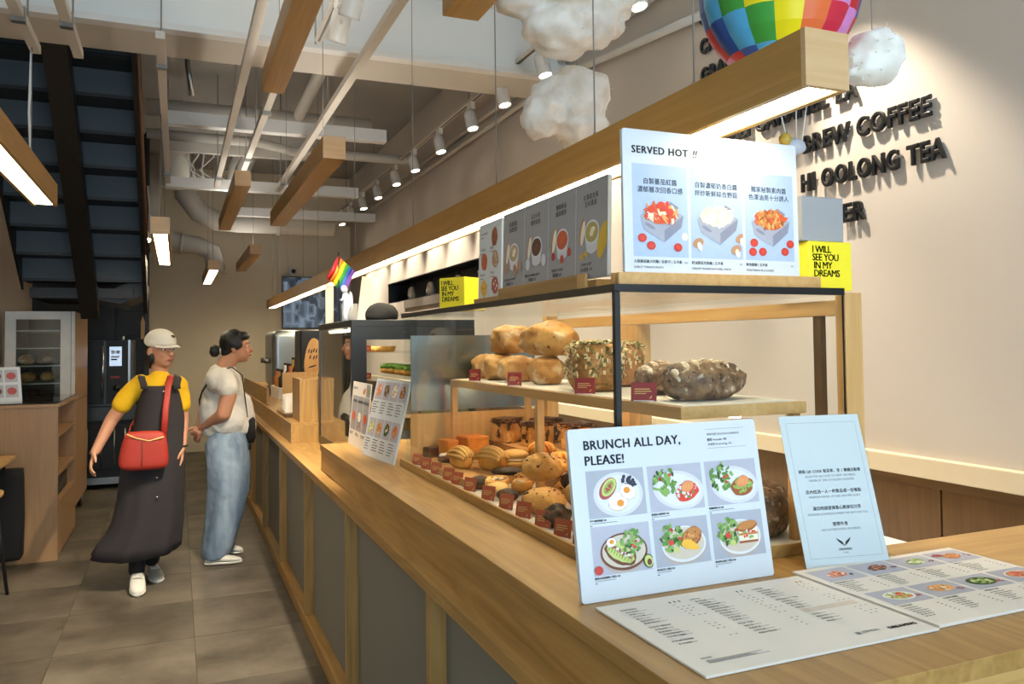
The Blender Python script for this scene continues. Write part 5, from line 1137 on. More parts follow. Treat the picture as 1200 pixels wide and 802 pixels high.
# rainbow flag in a small figurine's hands
t = thing('rainbow_flag', 'small rainbow striped flag on a dark stick above the fridge', 'flag', (.86, 4.5, FZ1))
obj('stick', tube(BM(), [(.835, 4.5, FZ1+.002), (.835, 4.5, FZ1+.395)], .0035, 8), 'black_paint', t)
FC = ('d8232a', 'f08a24', 'f4d81c', '2f9a44', '2a5ab0', '6a3a96'); a0 = V((.833, 4.5, FZ1+.375)); ue = V((-.062, .0, -.125)); ve = V((.115, 0, -.055)).normalized()
for i, h_ in enumerate(FC):
    mat('flag%d' % i, h_, .7); bm = BM(); n = 7
    rows = []
    for j in range(n+1):
        p = a0+ue*(j/n)+V((0, .012*math.sin(j*1.1), 0)); row = [bm.verts.new(p+ve*(.0175*(i+q))+V((0, .006*math.sin(i+q*.8+j), -.045*(i+q)/6)) ) for q in (0, 1)]; rows.append(row)
    for a, b in zip(rows, rows[1:]): bm.faces.new((a[0], a[1], b[1], b[0]))
    o = obj('stripe', bm, 'flag%d' % i, t, smooth=True); sd = o.modifiers.new('cloth', 'SOLIDIFY'); sd.thickness = .0012
t = thing('angel_figurine', 'pale blue grey figurine standing on the fridge beside the flag', 'figurine', (.875, 4.5, FZ1)); mat('figure_blue', 'c3cbd9', .5)
bm = BM(); tube(bm, [(.875, 4.5, FZ1), (.872, 4.5, FZ1+.05), (.880, 4.5, FZ1+.10), (.876, 4.5, FZ1+.14), (.868, 4.5, FZ1+.165)], [.016, .014, .024, .026, .011], 12); obj('torso', bm, 'figure_blue', t, smooth=True)
obj('head', blob(BM(), (.866, 4.5, FZ1+.188), .02, .02, .025, 3), 'figure_blue', t); obj('arm', tube(BM(), [(.868, 4.485, FZ1+.145), (.85, 4.485, FZ1+.125), (.839, 4.493, FZ1+.125)], [.008, .007, .006], 8), 'figure_blue', t); obj('wing', blob(BM(), (.902, 4.51, FZ1+.12), .014, .008, .055, 3), 'figure_blue', t)

# ================================================================= niche: coffee bags and figurines
for i, (y, lab) in enumerate(((8.95, 'pale figurine leftmost in the black niche'), (8.2, 'white coffee bag second from left in the black niche'), (7.3, 'white coffee bag third from left in the black niche'), (6.6, 'pink and white box at the right of the niche, behind the yellow box'))):
    t = thing('niche_ornament', lab, 'ornament', (2.5, y, NZ0+.012), 'ornaments in the black niche'); z = NZ0+.0122
    if i == 3: obj('carton', box(BM(), (2.46, y-.05, z), (2.54, y+.05, z+.12)), mat('pink_box', 'd8b8b8', .6), t); obj('lid', box(BM(), (2.455, y-.055, z+.1205), (2.545, y+.055, z+.14)), 'white_paint', t); continue
    bm = BM(); loft(bm, [ell((2.5, y, z), .045, .06, 16), ell((2.5, y, z+.06), .05, .068, 16), ell((2.49, y-.01, z+.12), .035, .05, 16), ell((2.49, y-.02, z+.16), .012, .045, 16)]); obj('pouch', bm, 'panel_cream', t)
    bm = BM(); loft(bm, [ell((2.49, y-.02, z+.15), .016, .047, 16), ell((2.485, y-.035, z+.19), .018, .03, 16), ell((2.485, y-.04, z+.20), .008, .015, 16)]); obj('dark_top', bm, 'black_paint', t)
    obj('side_stripe', prism(BM(), [(2.447, y-.03, z+.02), (2.447, y+.0, z+.02), (2.455, y-.02, z+.12), (2.455, y-.03, z+.12)], (.004, 0, 0)), 'black_paint', t)

# ================================================================= bar beyond the till
# wooden menu box
t = thing('wooden_tray_box', 'upright light wood box beside the pastry fridge on the platform', 'box', (.76, 5.3, CT))
obj('front_panel', box(BM(), (.70, 5.08, CT+.001), (.715, 5.42, CT+.265)), 'oak_z', t); obj('near_panel', box(BM(), (.715, 5.08, CT+.001), (.98, 5.095, CT+.265)), 'oak_z', t); obj('far_panel', box(BM(), (.715, 5.405, CT+.001), (.98, 5.42, CT+.265)), 'pine', t); obj('rear_panel', box(BM(), (.965, 5.095, CT+.001), (.98, 5.405, CT+.265)), 'pine', t)
t = thing('card_holder', 'open light wood holder with menu cards on the platform', 'holder', (.74, 5.75, CT))
obj('back_board', box(BM(), (.70, 5.95, CT+.001), (.95, 5.965, CT+.28)), 'pine', t); obj('floor_board', box(BM(), (.66, 5.55, CT+.001), (.90, 5.95, CT+.02)), 'oak', t); obj('side_board', prism(BM(), [(.885, 5.56, CT+.02), (.885, 5.95, CT+.02), (.885, 5.95, CT+.2), (.885, 5.62, CT+.07)], (.015, 0, 0)), 'oak', t)
for i in range(3):
    tag(obj('menu_card', prism(BM(), [(.675, 5.60+i*.09, CT+.022), (.86, 5.62+i*.09, CT+.022), (.87, 5.70+i*.09, CT+.15), (.69, 5.68+i*.09, CT+.13)], (0, .003, .001)), 'paper'), ('nearest', 'middle', 'farthest')[i]+' white card leaning in the wooden holder', 'card', 'cards in the wooden holder')
t = thing('card_terminal', 'dark card reader lying in front of the wooden holder', 'card reader', (.69, 5.48, CT)); bm = BM(); box(bm, (.655, 5.44, CT+.001), (.73, 5.53, CT+.025)); obj('body', bm, 'oak_dark', t, bevel=.004); obj('screen', box(BM(), (.665, 5.45, CT+.0255), (.72, 5.49, CT+.0265)), 'black_trim', t)
# screen wall of wood on platform
tag(obj('counter_screen', box(BM(), (.655, 6.6, CT+.001), (.675, 8.9, CT+.14)), 'oak', bevel=.002), 'low oak upstand along the far bar', 'upstand')
# espresso machine, grinder
t = thing('espresso_machine', 'brushed steel espresso machine seen side on at the bar', 'coffee machine', (1.05, 8.3, CT))
obj('body', box(BM(), (.85, 8.0, CT+.06), (1.38, 8.75, CT+.62)), mat('brushed_steel', '9aa0a2', .32, metal=.9, var=.1, scale=4), t, bevel=.06, seg=5); obj('drip_tray', box(BM(), (.80, 8.02, CT+.02), (1.1, 8.73, CT+.06)), 'black_trim', t)
for x, y in ((.83, 8.06), (1.34, 8.06), (.83, 8.69), (1.34, 8.69)): obj('foot', tube(BM(), [(x, y, CT+.001), (x, y, CT+.06)], .02, 10), 'chrome', t)
for y in (8.2, 8.5): obj('group_head', lathe(BM(), [(0, 0), (.035, 0), (.035, .05), (0, .05)], (.82, y, CT+.3), 16), 'chrome', t)
t = thing('sign_kiosk', 'tall black machine with an oval wooden sign beside the fridge', 'machine', (1.05, 6.9, CT))
obj('tower', box(BM(), (.93, 6.7, CT+.001), (1.25, 7.05, CT+.60)), 'black_trim', t, bevel=.01); obj('oval_sign', loft(BM(), [[V((1.03+.5*q.x, 6.675+d, CT+.36+q.y)) for q in ell((0, 0, 0), .13, .17, 28, R(-25), 2.6)] for d in (.025, 0)]), 'pine', t)
P = Print('sign_marks', t, board_matrix((1.03, 6.674, CT+.36), (1, 0, 0), (0, 0, 1))); [P.poly(((x-.006, z), (x+.006, z+.004), (x+.012, z+.035), (x+.002, z+.03)), 'ink') for x, z in ((-.04, .05), (-.02, .045), (.0, .055), (.02, .05), (-.03, -.0), (.0, -.005), (.02, .0))]; P.disc(-.01, -.06, .035, .006, 'ink', 2, .3); P.done()
t = thing('syrup_rack', 'row of small bottles and packets by the steel machine', 'rack', (.9, 7.6, CT)); obj('rack', box(BM(), (.82, 7.3, CT+.001), (1.05, 7.9, CT+.10)), 'white_paint', t)
mat('orange_pack', 'c4622a', .5); mat('brown_glass', '3a2416', .2); mat('gold_pack', 'a8843c', .5)
for i in range(9):
    x = .86+.07*(i % 3); y = 7.36+.08*(i//3)*2; m = ('brown_glass', 'orange_pack', 'white_paint', 'gold_pack', 'black_trim')[i % 5]
    t = thing('syrup_bottle', ORD[i]+' small bottle in the rack by the steel machine', 'bottle', (x, y, CT+.101), 'bottles in the rack'); h = .14+.05*(i % 3)
    obj('bottle_body', lathe(BM(), [(0, 0), (.028, 0), (.03, .01), (.03, h*.6), (.012, h*.78), (.012, h), (0, h)], (x, y, CT+.101), 14), m, t); obj('cap', lathe(BM(), [(0, h), (.015, h), (.015, h+.02), (0, h+.02)], (x, y, CT+.1012), 12), 'black_trim', t)
t = thing('counter_plant_box', 'white box standing in front of the black kiosk', 'box', (.95, 6.4, CT)); obj('carton', box(BM(), (.86, 6.3, CT+.001), (1.02, 6.5, CT+.17)), 'white_paint', t, bevel=.004); obj('lid', box(BM(), (.855, 6.295, CT+.1715), (1.025, 6.505, CT+.19)), 'orange_pack', t)
for i in range(4):
    x = .84+.06*i; t = thing('red_cup', ORD[i]+' red and white cup in the row beside the fridge', 'cup', (x, 5.85, CT), 'red cups beside the fridge'); obj('cup', lathe(BM(), [(0, 0), (.02, 0), (.026, .075), (.023, .075), (.018, .004), (0, .004)], (x, 6.05, CT+.001), 14), 'white_paint', t); obj('band', lathe(BM(), [(.0228, .02), (.0262, .055)], (x, 6.05, CT+.001), 14), 'tag_red', t)
# wall screen
t = thing('wall_screen', 'wall television showing a bluish street view on the end wall', 'television', (1.83, 11.95, 2.08))
obj('housing', box(BM(), (1.40, 11.94, 1.70), (2.28, 11.995, 2.46)), 'black_trim', t, bevel=.004)
def screen_mat():
    m, N, L, B = new('screen_picture'); tc = N.new('ShaderNodeTexCoord'); mp = N.new('ShaderNodeMapping'); mp.inputs['Scale'].default_value = (9, 1, 5); L.new(tc.outputs['Object'], mp.inputs[0])
    br = N.new('ShaderNodeTexVoronoi'); br.distance = 'CHEBYCHEV'; br.inputs['Scale'].default_value = 1.1; L.new(mp.outputs[0], br.inputs['Vector']); cr = N.new('ShaderNodeValToRGB'); e = cr.color_ramp.elements; e[0].color = (*lin('1b2a3c'), 1); e[1].color = (*lin('9fb6cc'), 1); e[0].position = .15; e[1].position = .62
    sp_ = N.new('ShaderNodeSeparateColor'); L.new(br.outputs['Color'], sp_.inputs[0]); mx = N.new('ShaderNodeMath'); mx.operation = 'MULTIPLY'; L.new(sp_.outputs[0], mx.inputs[0]); L.new(br.outputs['Distance'], mx.inputs[1]); ad = N.new('ShaderNodeMath'); ad.operation = 'ADD'; L.new(mx.outputs[0], ad.inputs[0]); ad.inputs[1].default_value = .12; L.new(ad.outputs[0], cr.inputs[0])
    L.new(cr.outputs[0], B.inputs['Emission Color']); B.inputs['Emission Strength'].default_value = .32; B.inputs['Base Color'].default_value = (.01, .01, .012, 1); B.inputs['Roughness'].default_value = .2
screen_mat()
obj('picture', box(BM(), (1.415, 11.936, 1.715), (2.265, 11.939, 2.445)), 'screen_picture', t)

# ================================================================= left side: shelf unit, bread cabinet, oven, table
UX0, UX1, UY0, UY1, UZ = LX+.006, -.76, 6.37, 7.44, 1.078
su = thing('shelf_unit', 'plywood shelf unit with open shelves along its side, at the left', 'shelf unit', (-1.1, 6.9, 0))
obj('worktop', box(BM(), (UX0, UY0-.01, UZ-.022), (UX1+.01, UY1, UZ)), 'birch', su, bevel=.002); obj('front_panel', box(BM(), (UX0, UY0, 0), (UX1, UY0+.03, UZ-.022)), 'birch', su); obj('far_panel', box(BM(), (UX0, UY1-.03, 0), (UX1, UY1, UZ-.022)), 'birch', su); obj('inner_panel', box(BM(), (UX0, UY0+.03, 0), (UX1-.34, UY1-.03, UZ-.022)), 'birch', su)
for z in (.86, .585): obj('shelf', box(BM(), (UX1-.34, UY0+.03, z-.02), (UX1-.005, UY1-.03, z)), 'birch', su)
obj('drawer_front', box(BM(), (UX1-.02, UY0+.03, .02), (UX1, UY1-.03, .37)), 'birch', su, bevel=.002); obj('shelf', box(BM(), (UX1-.34, UY0+.03, .37), (UX1-.001, UY1-.03, .388)), 'birch', su)
tag(obj('counter_glass', box(BM(), (UX0+.02, UY0, UZ+.001), (UX1, UY1-.01, UZ+.012)), glass('glass_top', (.9, .95, .93), refl=1.5), bevel=.001), 'clear glass sheet lying on the plywood shelf unit', 'glass')
t = thing('black_case', 'stack of black plastic trays on the lowest open shelf of the unit', 'tray', (-.9, 7.0, .388)); [obj('tray', box(BM(), (-1.0, 6.75, .389+i*.03), (-.80, 7.25, .414+i*.03)), 'black_paint', t, bevel=.004) for i in range(4)]
# leaning menu on the unit
M = board_matrix((-1.30, 6.55, UZ+.0125), V((.94, .34, 0)), V((-.10, .22, .97))); t = slab_board('counter_menu', 'laminated photo menu leaning on the plywood unit at the left edge', 'menu', M, .30, .25, .006, 'white_board')
P = Print('printed_menu', t, M); [(P.rect(.02+.09*i, .03+.11*j, .10+.09*i, .12+.11*j, 'p_grey'), P.disc(.06+.09*i, .075+.11*j, .03, .026, rnd.choice(('p_brown', 'p_bacon', 'p_toast2')), 3)) for i in range(3) for j in range(2)]; P.done()
# bread proofing cabinet
KX0, KX1, KY0, KY1 = -1.27, -.775, 7.48, 8.50
cb = thing('bread_cabinet', 'tall white framed glass-front bread cabinet on castors', 'cabinet', (-1.0, 8, 0))
bm = BM(); box(bm, (KX0, KY0+.03, .15), (KX0+.02, KY1, 1.765)); box(bm, (KX0+.02, KY1-.02, .15), (KX1-.02, KY1, 1.765)); box(bm, (KX0+.02, KY0+.03, 1.745), (KX1-.02, KY1-.02, 1.765)); box(bm, (KX0+.02, KY0+.03, .15), (KX1-.02, KY1-.02, .17)); obj('carcass', bm, 'black_paint', cb)
obj('side_panel', box(BM(), (KX1-.02, KY0+.03, .15), (KX1, KY1, 1.765)), 'birch', cb, bevel=.002); obj('side_seam', box(BM(), (KX1, KY0+.03, 1.02), (KX1+.002, KY1, 1.028)), 'oak_dark', cb); obj('side_latch', box(BM(), (KX1, KY0+.35, 1.03), (KX1+.006, KY0+.45, 1.12)), 'birch', cb)
dr = obj('door', box(BM(), (KX0, KY0, .15), (KX0+.075, KY0+.03, 1.765)), mat('door_white', 'c9c7c2', .4), cb, bevel=.003)
obj('stile', box(BM(), (KX1-.105, KY0, .15), (KX1, KY0+.03, 1.765)), 'door_white', dr, bevel=.003); obj('rail', box(BM(), (KX0+.075, KY0, 1.70), (KX1-.105, KY0+.03, 1.765)), 'door_white', dr); obj('rail', box(BM(), (KX0+.075, KY0, .15), (KX1-.105, KY0+.03, .24)), 'door_white', dr); obj('groove', box(BM(), (KX1-.03, KY0-.002, .15), (KX1-.024, KY0, 1.765)), 'wire', dr)
obj('pane', box(BM(), (KX0+.075, KY0+.012, .24), (KX1-.105, KY0+.017, 1.70)), 'pane_fridge', dr)
for i in range(10): obj('wire_shelf', box(BM(), (KX0+.022, KY0+.06, .30+i*.145), (KX1-.022, KY1-.03, .308+i*.145)), 'steel', cb)
for i, (x, z, m) in enumerate(((-1.16, .308+.145*7, 'loaf_gold'), (-1.02, .308+.145*7, 'loaf_raisin'), (-1.15, .308+.145*6, 'loaf_nut'), (-1.0, .308+.145*6, 'loaf_gold'), (-1.1, .308+.145*5, 'dark_cookie'))):
    t = thing('proofing_loaf', ('golden loaf at the left on the higher lit shelf of the cabinet', 'dark loaf at the right on the higher lit shelf of the cabinet', 'nutty loaf at the left on the lower cabinet shelf', 'golden loaf at the right on the lower cabinet shelf', 'dark loaf on the lowest filled cabinet shelf')[i], 'bread', (x, 7.75, z+.0005), 'loaves in the bread cabinet'); obj('crust', blob(BM(), (x, 7.75, z+.045), .06, .12, .045, 3, .1, 3, i, flat=-.043), m, t)
for x in (KX0+.06, KX1-.05):
    for y in (KY0+.08, KY1-.08):
        o = obj('castor', tube(BM(), [(x-.015, y, .05), (x+.015, y, .05)], .05, 18), 'black_paint', cb); obj('castor_fork', box(BM(), (x-.022, y-.02, .06), (x+.022, y+.02, .15)), 'steel', o)
# oven
ov = thing('combi_oven', 'black and steel combi oven with a lit touch screen by the stair', 'oven', (-.62, 9.5, 0))
OX0, OX1, OY0, OY1 = -.95, -.42, 9.30, 9.88
mat('oven_black', '0b0b0c', .5); mat('oven_steel', '4a4a4a', .4, metal=.8); glow('oven_screen', (.45, .68, 1.0), .55)
obj('upper_body', box(BM(), (OX0, OY0+.03, .85), (OX1, OY1, 1.54)), 'oven_steel', ov, bevel=.006); obj('door', box(BM(), (OX0, OY0, .88), (-.70, OY0+.03, 1.53)), 'oven_black', ov, bevel=.004); obj('handle', tube(BM(), [(-.705, OY0-.03, .95), (-.705, OY0-.03, 1.48)], .012, 10), 'chrome', ov)
cp_ = obj('control_panel', box(BM(), (-.675, OY0, .88), (-.47, OY0+.03, 1.53)), 'oven_black', ov, bevel=.003); obj('panel_frame', box(BM(), (-.47, OY0-.004, .86), (-.45, OY0+.03, 1.54)), 'steel', ov)
obj('touch_screen', box(BM(), (-.645, OY0-.003, 1.27), (-.53, OY0, 1.47)), 'oven_screen', cp_); obj('name_plate', box(BM(), (-.635, OY0-.002, 1.14), (-.55, OY0, 1.165)), 'tag_red', cp_)
obj('knob', lathe(BM(), [(0, 0), (.03, 0), (.03, .02), (0, .02)], (-.58, OY0-.002, 1.04), 18, Matrix.Rotation(R(90), 4, 'X')), 'black_trim', cp_)
P = Print('screen_icons', cp_, board_matrix((-.645, OY0-.0035, 1.27), (1, 0, 0), (0, 0, 1))); P.disc(.032, .145, .02, .02, 'p_white'); P.disc(.08, .145, .02, .02, 'p_white'); P.rect(.015, .06, .07, .075, 'ink'); P.rect(.015, .085, .095, .105, 'p_white'); P.done()
obj('lower_body', box(BM(), (OX0, OY0+.05, .12), (OX1, OY1, .70)), 'oven_black', ov, bevel=.005); obj('worktop', box(BM(), (OX0-.01, OY0+.01, .70), (OX1+.01, OY1, .85)), 'oven_steel', ov, bevel=.004); obj('lower_door', box(BM(), (OX0+.02, OY0+.03, .20), (OX1-.02, OY0+.05, .66)), 'oven_black', ov, bevel=.004)
for x in (-.85, -.72, -.60, -.5): obj('vent_bar', tube(BM(), [(x, OY0+.02, .24), (x, OY0+.02, .62)], .008, 8), 'steel', ov)
obj('base_strip', box(BM(), (OX0, OY0+.02, .05), (OX1, OY1, .12)), 'steel', ov); obj('antenna', tube(BM(), [(-.52, 9.4, 1.54), (-.52, 9.4, 1.58)], .01, 8), 'white_paint', ov)
for x in (OX0+.06, OX1-.06): obj('foot', tube(BM(), [(x, OY0+.1, 0), (x, OY0+.1, .05)], .025, 10), 'black_paint', ov)
tag(obj('wooden_peel', prism(BM(), [(-.37, 9.84, 1.55), (-.335, 9.84, 1.55), (-.33, 9.84, 1.74), (-.352, 9.84, 1.81), (-.374, 9.84, 1.74)], (0, .015, 0)), 'oak_z'), 'narrow brown wooden paddle hanging beside the oven', 'paddle')
# small table and black bag chair at the left edge
tb = thing('cafe_table', 'small wooden table corner at the left edge of the picture', 'table', (-1.15, 5.95, 0))
obj('table_top', box(BM(), (LX+.01, 5.62, .735), (-.985, 6.22, .758)), 'pine', tb, bevel=.003); obj('column', tube(BM(), [(-1.25, 5.9, .02), (-1.25, 5.9, .735)], .03, 12), 'black_paint', tb); obj('foot_plate', lathe(BM(), [(0, 0), (.18, 0), (.18, .015), (0, .02)], (-1.25, 5.9, 0), 24), 'black_paint', tb)
ch = thing('cafe_chair', 'dark chair draped with a black bag beside the small table', 'chair', (-1.1, 5.5, 0))
obj('seat', loft(BM(), [ell((-1.12, 5.45, z), .19*s, .19*s, 24, p=3) for z, s in ((.60, .9), (.612, 1), (.628, 1), (.635, .95))]), 'oak_z', ch)
for sx, sy in ((1, -1), (1, 1), (-1, -1), (-1, 1)): obj('leg', tube(BM(), [(-1.12+sx*.13, 5.45+sy*.13, .605), (-1.12+sx*.19, 5.45+sy*.17, .0)], .010, 8), 'black_paint', ch)
t = thing('black_tote', 'large black cloth bag hanging at the chair by the left edge', 'bag', (-1.05, 5.95, .05)); mat('black_cloth', '101012', .85, bump=.2, bscale=20)
bm = BM(); loft(bm, [ell((-1.13, 6.26, z), sx, sy, 28, p=4) for z, sx, sy in ((.06, .17, .05), (.09, .185, .06), (.35, .19, .07), (.6, .185, .06), (.66, .18, .05))]); obj('bag_body', bm, 'black_cloth', t)
obj('handle', tube(BM(), [(-1.2, 6.26, .655), (-1.19, 6.26, .70), (-1.07, 6.26, .70), (-1.06, 6.26, .655)], .012, 8), 'black_cloth', t)
# ================================================================= the two customers
def at(px, py, Y):
    """photo position at depth Y as a point in the shop"""
    d = cam.matrix_world.to_3x3() @ V(((px-600)/F_PX, -(py-CY_PX)/F_PX, -1)); return V((0, 0, CAM_H))+d*(Y/d.y)
def cap(bm, a, b, ra, rb, seg=14):
    """capsule with a taper"""
    a, b = V(a), V(b); d = (b-a); L = d.length
    if L < 1e-5: return
    d /= L; pts = []; rs = []
    for k in range(5): t = k/4*math.pi/2; pts.append(a-d*ra*math.cos(t)); rs.append(max(ra*math.sin(t), .0005))
    for k in range(1, 5): pts.append(a+d*L*k/5); rs.append(ra+(rb-ra)*k/5)
    for k in range(5): t = k/4*math.pi/2; pts.append(b+d*rb*math.sin(t)); rs.append(max(rb*math.cos(t), .0005))
    tube(bm, pts, rs, seg)
def chain(bm, pts, rs):
    for i in range(len(pts)-1): cap(bm, pts[i], pts[i+1], rs[i], rs[i+1])
def hand(bm, wrist, d, n, s, curl=(22, 30, 25), k=1.0):
    """palm with four fingers and a thumb; d along the hand, n towards the palm side, s towards the thumb"""
    w = V(wrist); d = V(d).normalized(); s = V(s); s = (s-d*s.dot(d)).normalized(); n_ = d.cross(s); n_ = n_ if n_.dot(V(n)) > 0 else -n_
    for off, ln in ((.030, .066), (.010, .076), (-.010, .070), (-.029, .054)):
        kn = w+d*.082*k+s*off*k; cap(bm, w+d*.012*k+s*off*.7*k, kn, .0125*k, .0105*k, 10); p = kn; q = d; a = 0
        for i, f in enumerate((.45, .31, .24)):
            a += R(curl[i]); q = d*math.cos(a)+n_*math.sin(a); e = p+q*ln*f*k; cap(bm, p, e, (.0095-.001*i)*k, (.0088-.001*i)*k, 9); p = e
    t0_ = w+d*.022*k+s*.026*k; t1 = t0_+(d*.62+s*.62+n_*.3)*.042*k; t2 = t1+(d*.9+s*.25+n_*.35)*.030*k; cap(bm, t0_, t1, .0135*k, .0105*k, 10); cap(bm, t1, t2, .0102*k, .0085*k, 9)
def remeshed(name, bm, m, parent, voxel, smooth=4, fold=None):
    o = obj(name, bm, m, parent, smooth=True)
    r = o.modifiers.new('skin_surface', 'REMESH'); r.mode = 'VOXEL'; r.voxel_size = voxel; r.use_smooth_shade = True
    s = o.modifiers.new('soften', 'SMOOTH'); s.factor = .5; s.iterations = smooth
    if fold:
        tx = bpy.data.textures.new('folds', 'CLOUDS'); tx.noise_scale = fold[0]; tx.noise_depth = 2
        d = o.modifiers.new('folds', 'DISPLACE'); d.texture = tx; d.strength = fold[1]; d.mid_level = .5; d.texture_coords = 'GLOBAL'
    return o
mat('skin', 'c08a6c', .55, var=.06, scale=20, sub=.15); mat('hair_black', '0c0a0a', .45, var=.1, scale=80, bump=.4, bscale=200); mat('lips', 'a0524c', .5); mat('eye_dark', '1a1210', .3)
mat('tee_yellow', 'e0b010', .85, var=.06, scale=30); mat('pinafore', '2a2629', .9, var=.12, scale=25, bump=.15, bscale=220); mat('bag_red', '9a2a1c', .6, var=.08, bump=.1, bscale=60); mat('cap_cream', 'e3ddcf', .85, var=.04); mat('shoe_grey', 'a39f98', .7, var=.08); mat('sole_white', 'd6d2c8', .7); mat('tee_white', 'd9d5cd', .85, var=.03, scale=20)
def denim():
    m, N, L, B = new('denim'); tc = N.new('ShaderNodeTexCoord'); n = N.new('ShaderNodeTexNoise'); mp = N.new('ShaderNodeMapping'); mp.inputs['Scale'].default_value = (2.2, 2.2, .5); L.new(tc.outputs['Object'], mp.inputs[0]); n.inputs['Scale'].default_value = 5; n.inputs['Detail'].default_value = 6; L.new(mp.outputs[0], n.inputs['Vector'])
    cr = N.new('ShaderNodeValToRGB'); e = cr.color_ramp.elements; e[0].color = (*lin('56697f'), 1); e[0].position = .3; e[1].color = (*lin('95a7b8'), 1); e[1].position = .7; L.new(n.outputs[0], cr.inputs[0]); L.new(cr.outputs[0], B.inputs['Base Color']); B.inputs['Roughness'].default_value = .9
denim()
def head(bm, c, f, k=1.0):
    """skull, jaw, nose, ears; f = facing (horizontal)"""
    f = V(f).normalized(); s = V((0, 0, 1)).cross(f); Mh = Matrix((s, f, V((0, 0, 1)))).transposed().to_4x4()   # local x side, y forward
    P_ = lambda x, y, z: V(c)+Mh.to_3x3() @ V((x*k, y*k, z*k))
    blob(bm, P_(0, -.012, .02), .073*k, .088*k, .088*k, 4, M=Mh); blob(bm, P_(0, .022, -.035), .057*k, .062*k, .072*k, 4, M=Mh); blob(bm, P_(0, .050, -.082), .026*k, .026*k, .022*k, 3, M=Mh)
    cap(bm, P_(0, .078, .008), P_(0, .096, -.026), .010*k, .014*k); blob(bm, P_(0, .080, -.056), .022*k, .012*k, .011*k, 3, M=Mh)
    for sg in (-1, 1):
        blob(bm, P_(sg*.074, -.012, -.008), .010*k, .018*k, .030*k, 3, M=Mh); blob(bm, P_(sg*.032, .060, -.028), .022*k, .018*k, .018*k, 3, M=Mh)
    return P_, Mh
def face(parent, P_, Mh, k=1.0):
    for sg in (-1, 1):
        e = obj('eye', blob(BM(), P_(sg*.031, .073, .006), .013*k, .007*k, .0065*k, 2, M=Mh), 'white_paint', parent); obj('iris', blob(BM(), P_(sg*.031, .079, .006), .006*k, .003*k, .006*k, 2, M=Mh), 'eye_dark', e)
        obj('eyebrow', tube(BM(), [P_(sg*.014, .080, .026), P_(sg*.032, .078, .030), P_(sg*.050, .066, .024)], [.002, .003, .0015], 6), 'hair_black', parent)
    obj('lips', blob(BM(), P_(0, .090, -.056), .020*k, .006*k, .007*k, 3, M=Mh), 'lips', parent)
def shoe(parent, heel, toe, m, L_h=.075, w=.043, up=0):
    """trainer along heel -> toe on the ground"""
    h, t = V(heel), V(toe); d = (t-h); Ls = d.length; d.normalize(); s = V((-d.y, d.x, 0)).normalized(); nz = s.cross(d)*-1 if s.cross(d).z < 0 else s.cross(d)
    def ring(u, wid, z0, z1):
        c = h+d*Ls*u; out = []
        for q in range(16):
            a = 2*math.pi*q/16; out.append(c+s*wid*math.cos(a)+nz*((z0+z1)/2+(z1-z0)/2*math.sin(a)))
        return out
    bm = BM(); loft(bm, [ring(u, w_, .012, z1) for u, w_, z1 in ((0, .022, .05), (.06, .034, L_h), (.25, .038, L_h), (.42, .040, .068), (.62, .044, .055), (.82, .042, .045), (.95, .030, .036), (1.0, .012, .028))]); o = obj('shoe', bm, m, parent, smooth=True)
    bm = BM(); loft(bm, [ring(u, w_, 0, .022) for u, w_ in ((-.02, .024), (.08, .037), (.4, .038), (.65, .046), (.85, .044), (.97, .030), (1.02, .01))]); obj('sole', bm, 'sole_white', o, smooth=True)
    bm = BM(); 
    for u in (.36, .46, .56): cap(bm, h+d*Ls*u+s*.025+nz*.066, h+d*Ls*u-s*.025+nz*.066, .0035, .0035, 6)
    obj('laces', bm, 'sole_white', o)

# ---------------- person walking towards us: yellow tee, dark pinafore, cream cap
Y1 = 5.5
A1 = lambda px, py, dy=0: at(px, py, Y1+dy)
p1 = thing('person', 'person in yellow tee and long dark pinafore walking in a cream cap', 'person', (A1(172, 690).x, Y1, 0))
bm = BM(); hc = A1(188.5, 411); P1, M1 = head(bm, hc, (.62, -.78, 0))
nk = A1(187, 441); cap(bm, hc+V((-.005, .015, -.06)), nk+V((0, .015, -.015)), .05, .05)
sL, sR = A1(163, 449), A1(211, 450); pel = A1(182, 545)
cap(bm, A1(187, 459), A1(185, 500), .078, .09); cap(bm, A1(172, 454), A1(203, 454), .05, .05); cap(bm, A1(185, 500), pel, .10, .12)
eL, wL = A1(131, 492, .02), A1(111, 531, -.06); chain(bm, [sL, eL, wL], [.046, .040, .027]); hand(bm, wL, A1(106, 547, -.10)-wL, (1, .2, 0), (0, -1, 0), (18, 22, 20))
eR, wR = A1(214, 490, .04), A1(213.5, 524, -.02); chain(bm, [sR, eR, wR], [.044, .038, .027]); hand(bm, wR, A1(213, 542, -.04)-wR, (-1, .1, 0), (0, -1, 0), (18, 24, 20))
fF, fB = at(160, 668, 5.42), at(178, 655, 5.66)
kF, kB = at(168, 600, 5.42), at(190, 600, 5.6)
chain(bm, [pel+V((-.08, 0, 0)), kF, fF], [.09, .06, .04]); chain(bm, [pel+V((.08, 0, 0)), kB, fB], [.09, .06, .04])
body = remeshed('body', bm, 'skin', p1, .0062, 3); face(body, P1, M1)
# sleeves and top
bm = BM(); cap(bm, A1(187, 459), A1(185, 505), .10, .105); cap(bm, A1(168, 453), A1(207, 453), .066, .066); cap(bm, A1(187, 446), A1(187, 452), .07, .07)
cap(bm, sL+V((.01, 0, -.005)), A1(149, 466, .01), .060, .062); cap(bm, A1(149, 466, .01), A1(143, 474, .01), .062, .060); cap(bm, sR+V((-.01, 0, -.005)), A1(213, 474, .02), .058, .058)
remeshed('yellow_tee', bm, 'tee_yellow', p1, .009, 5, (.05, .008))
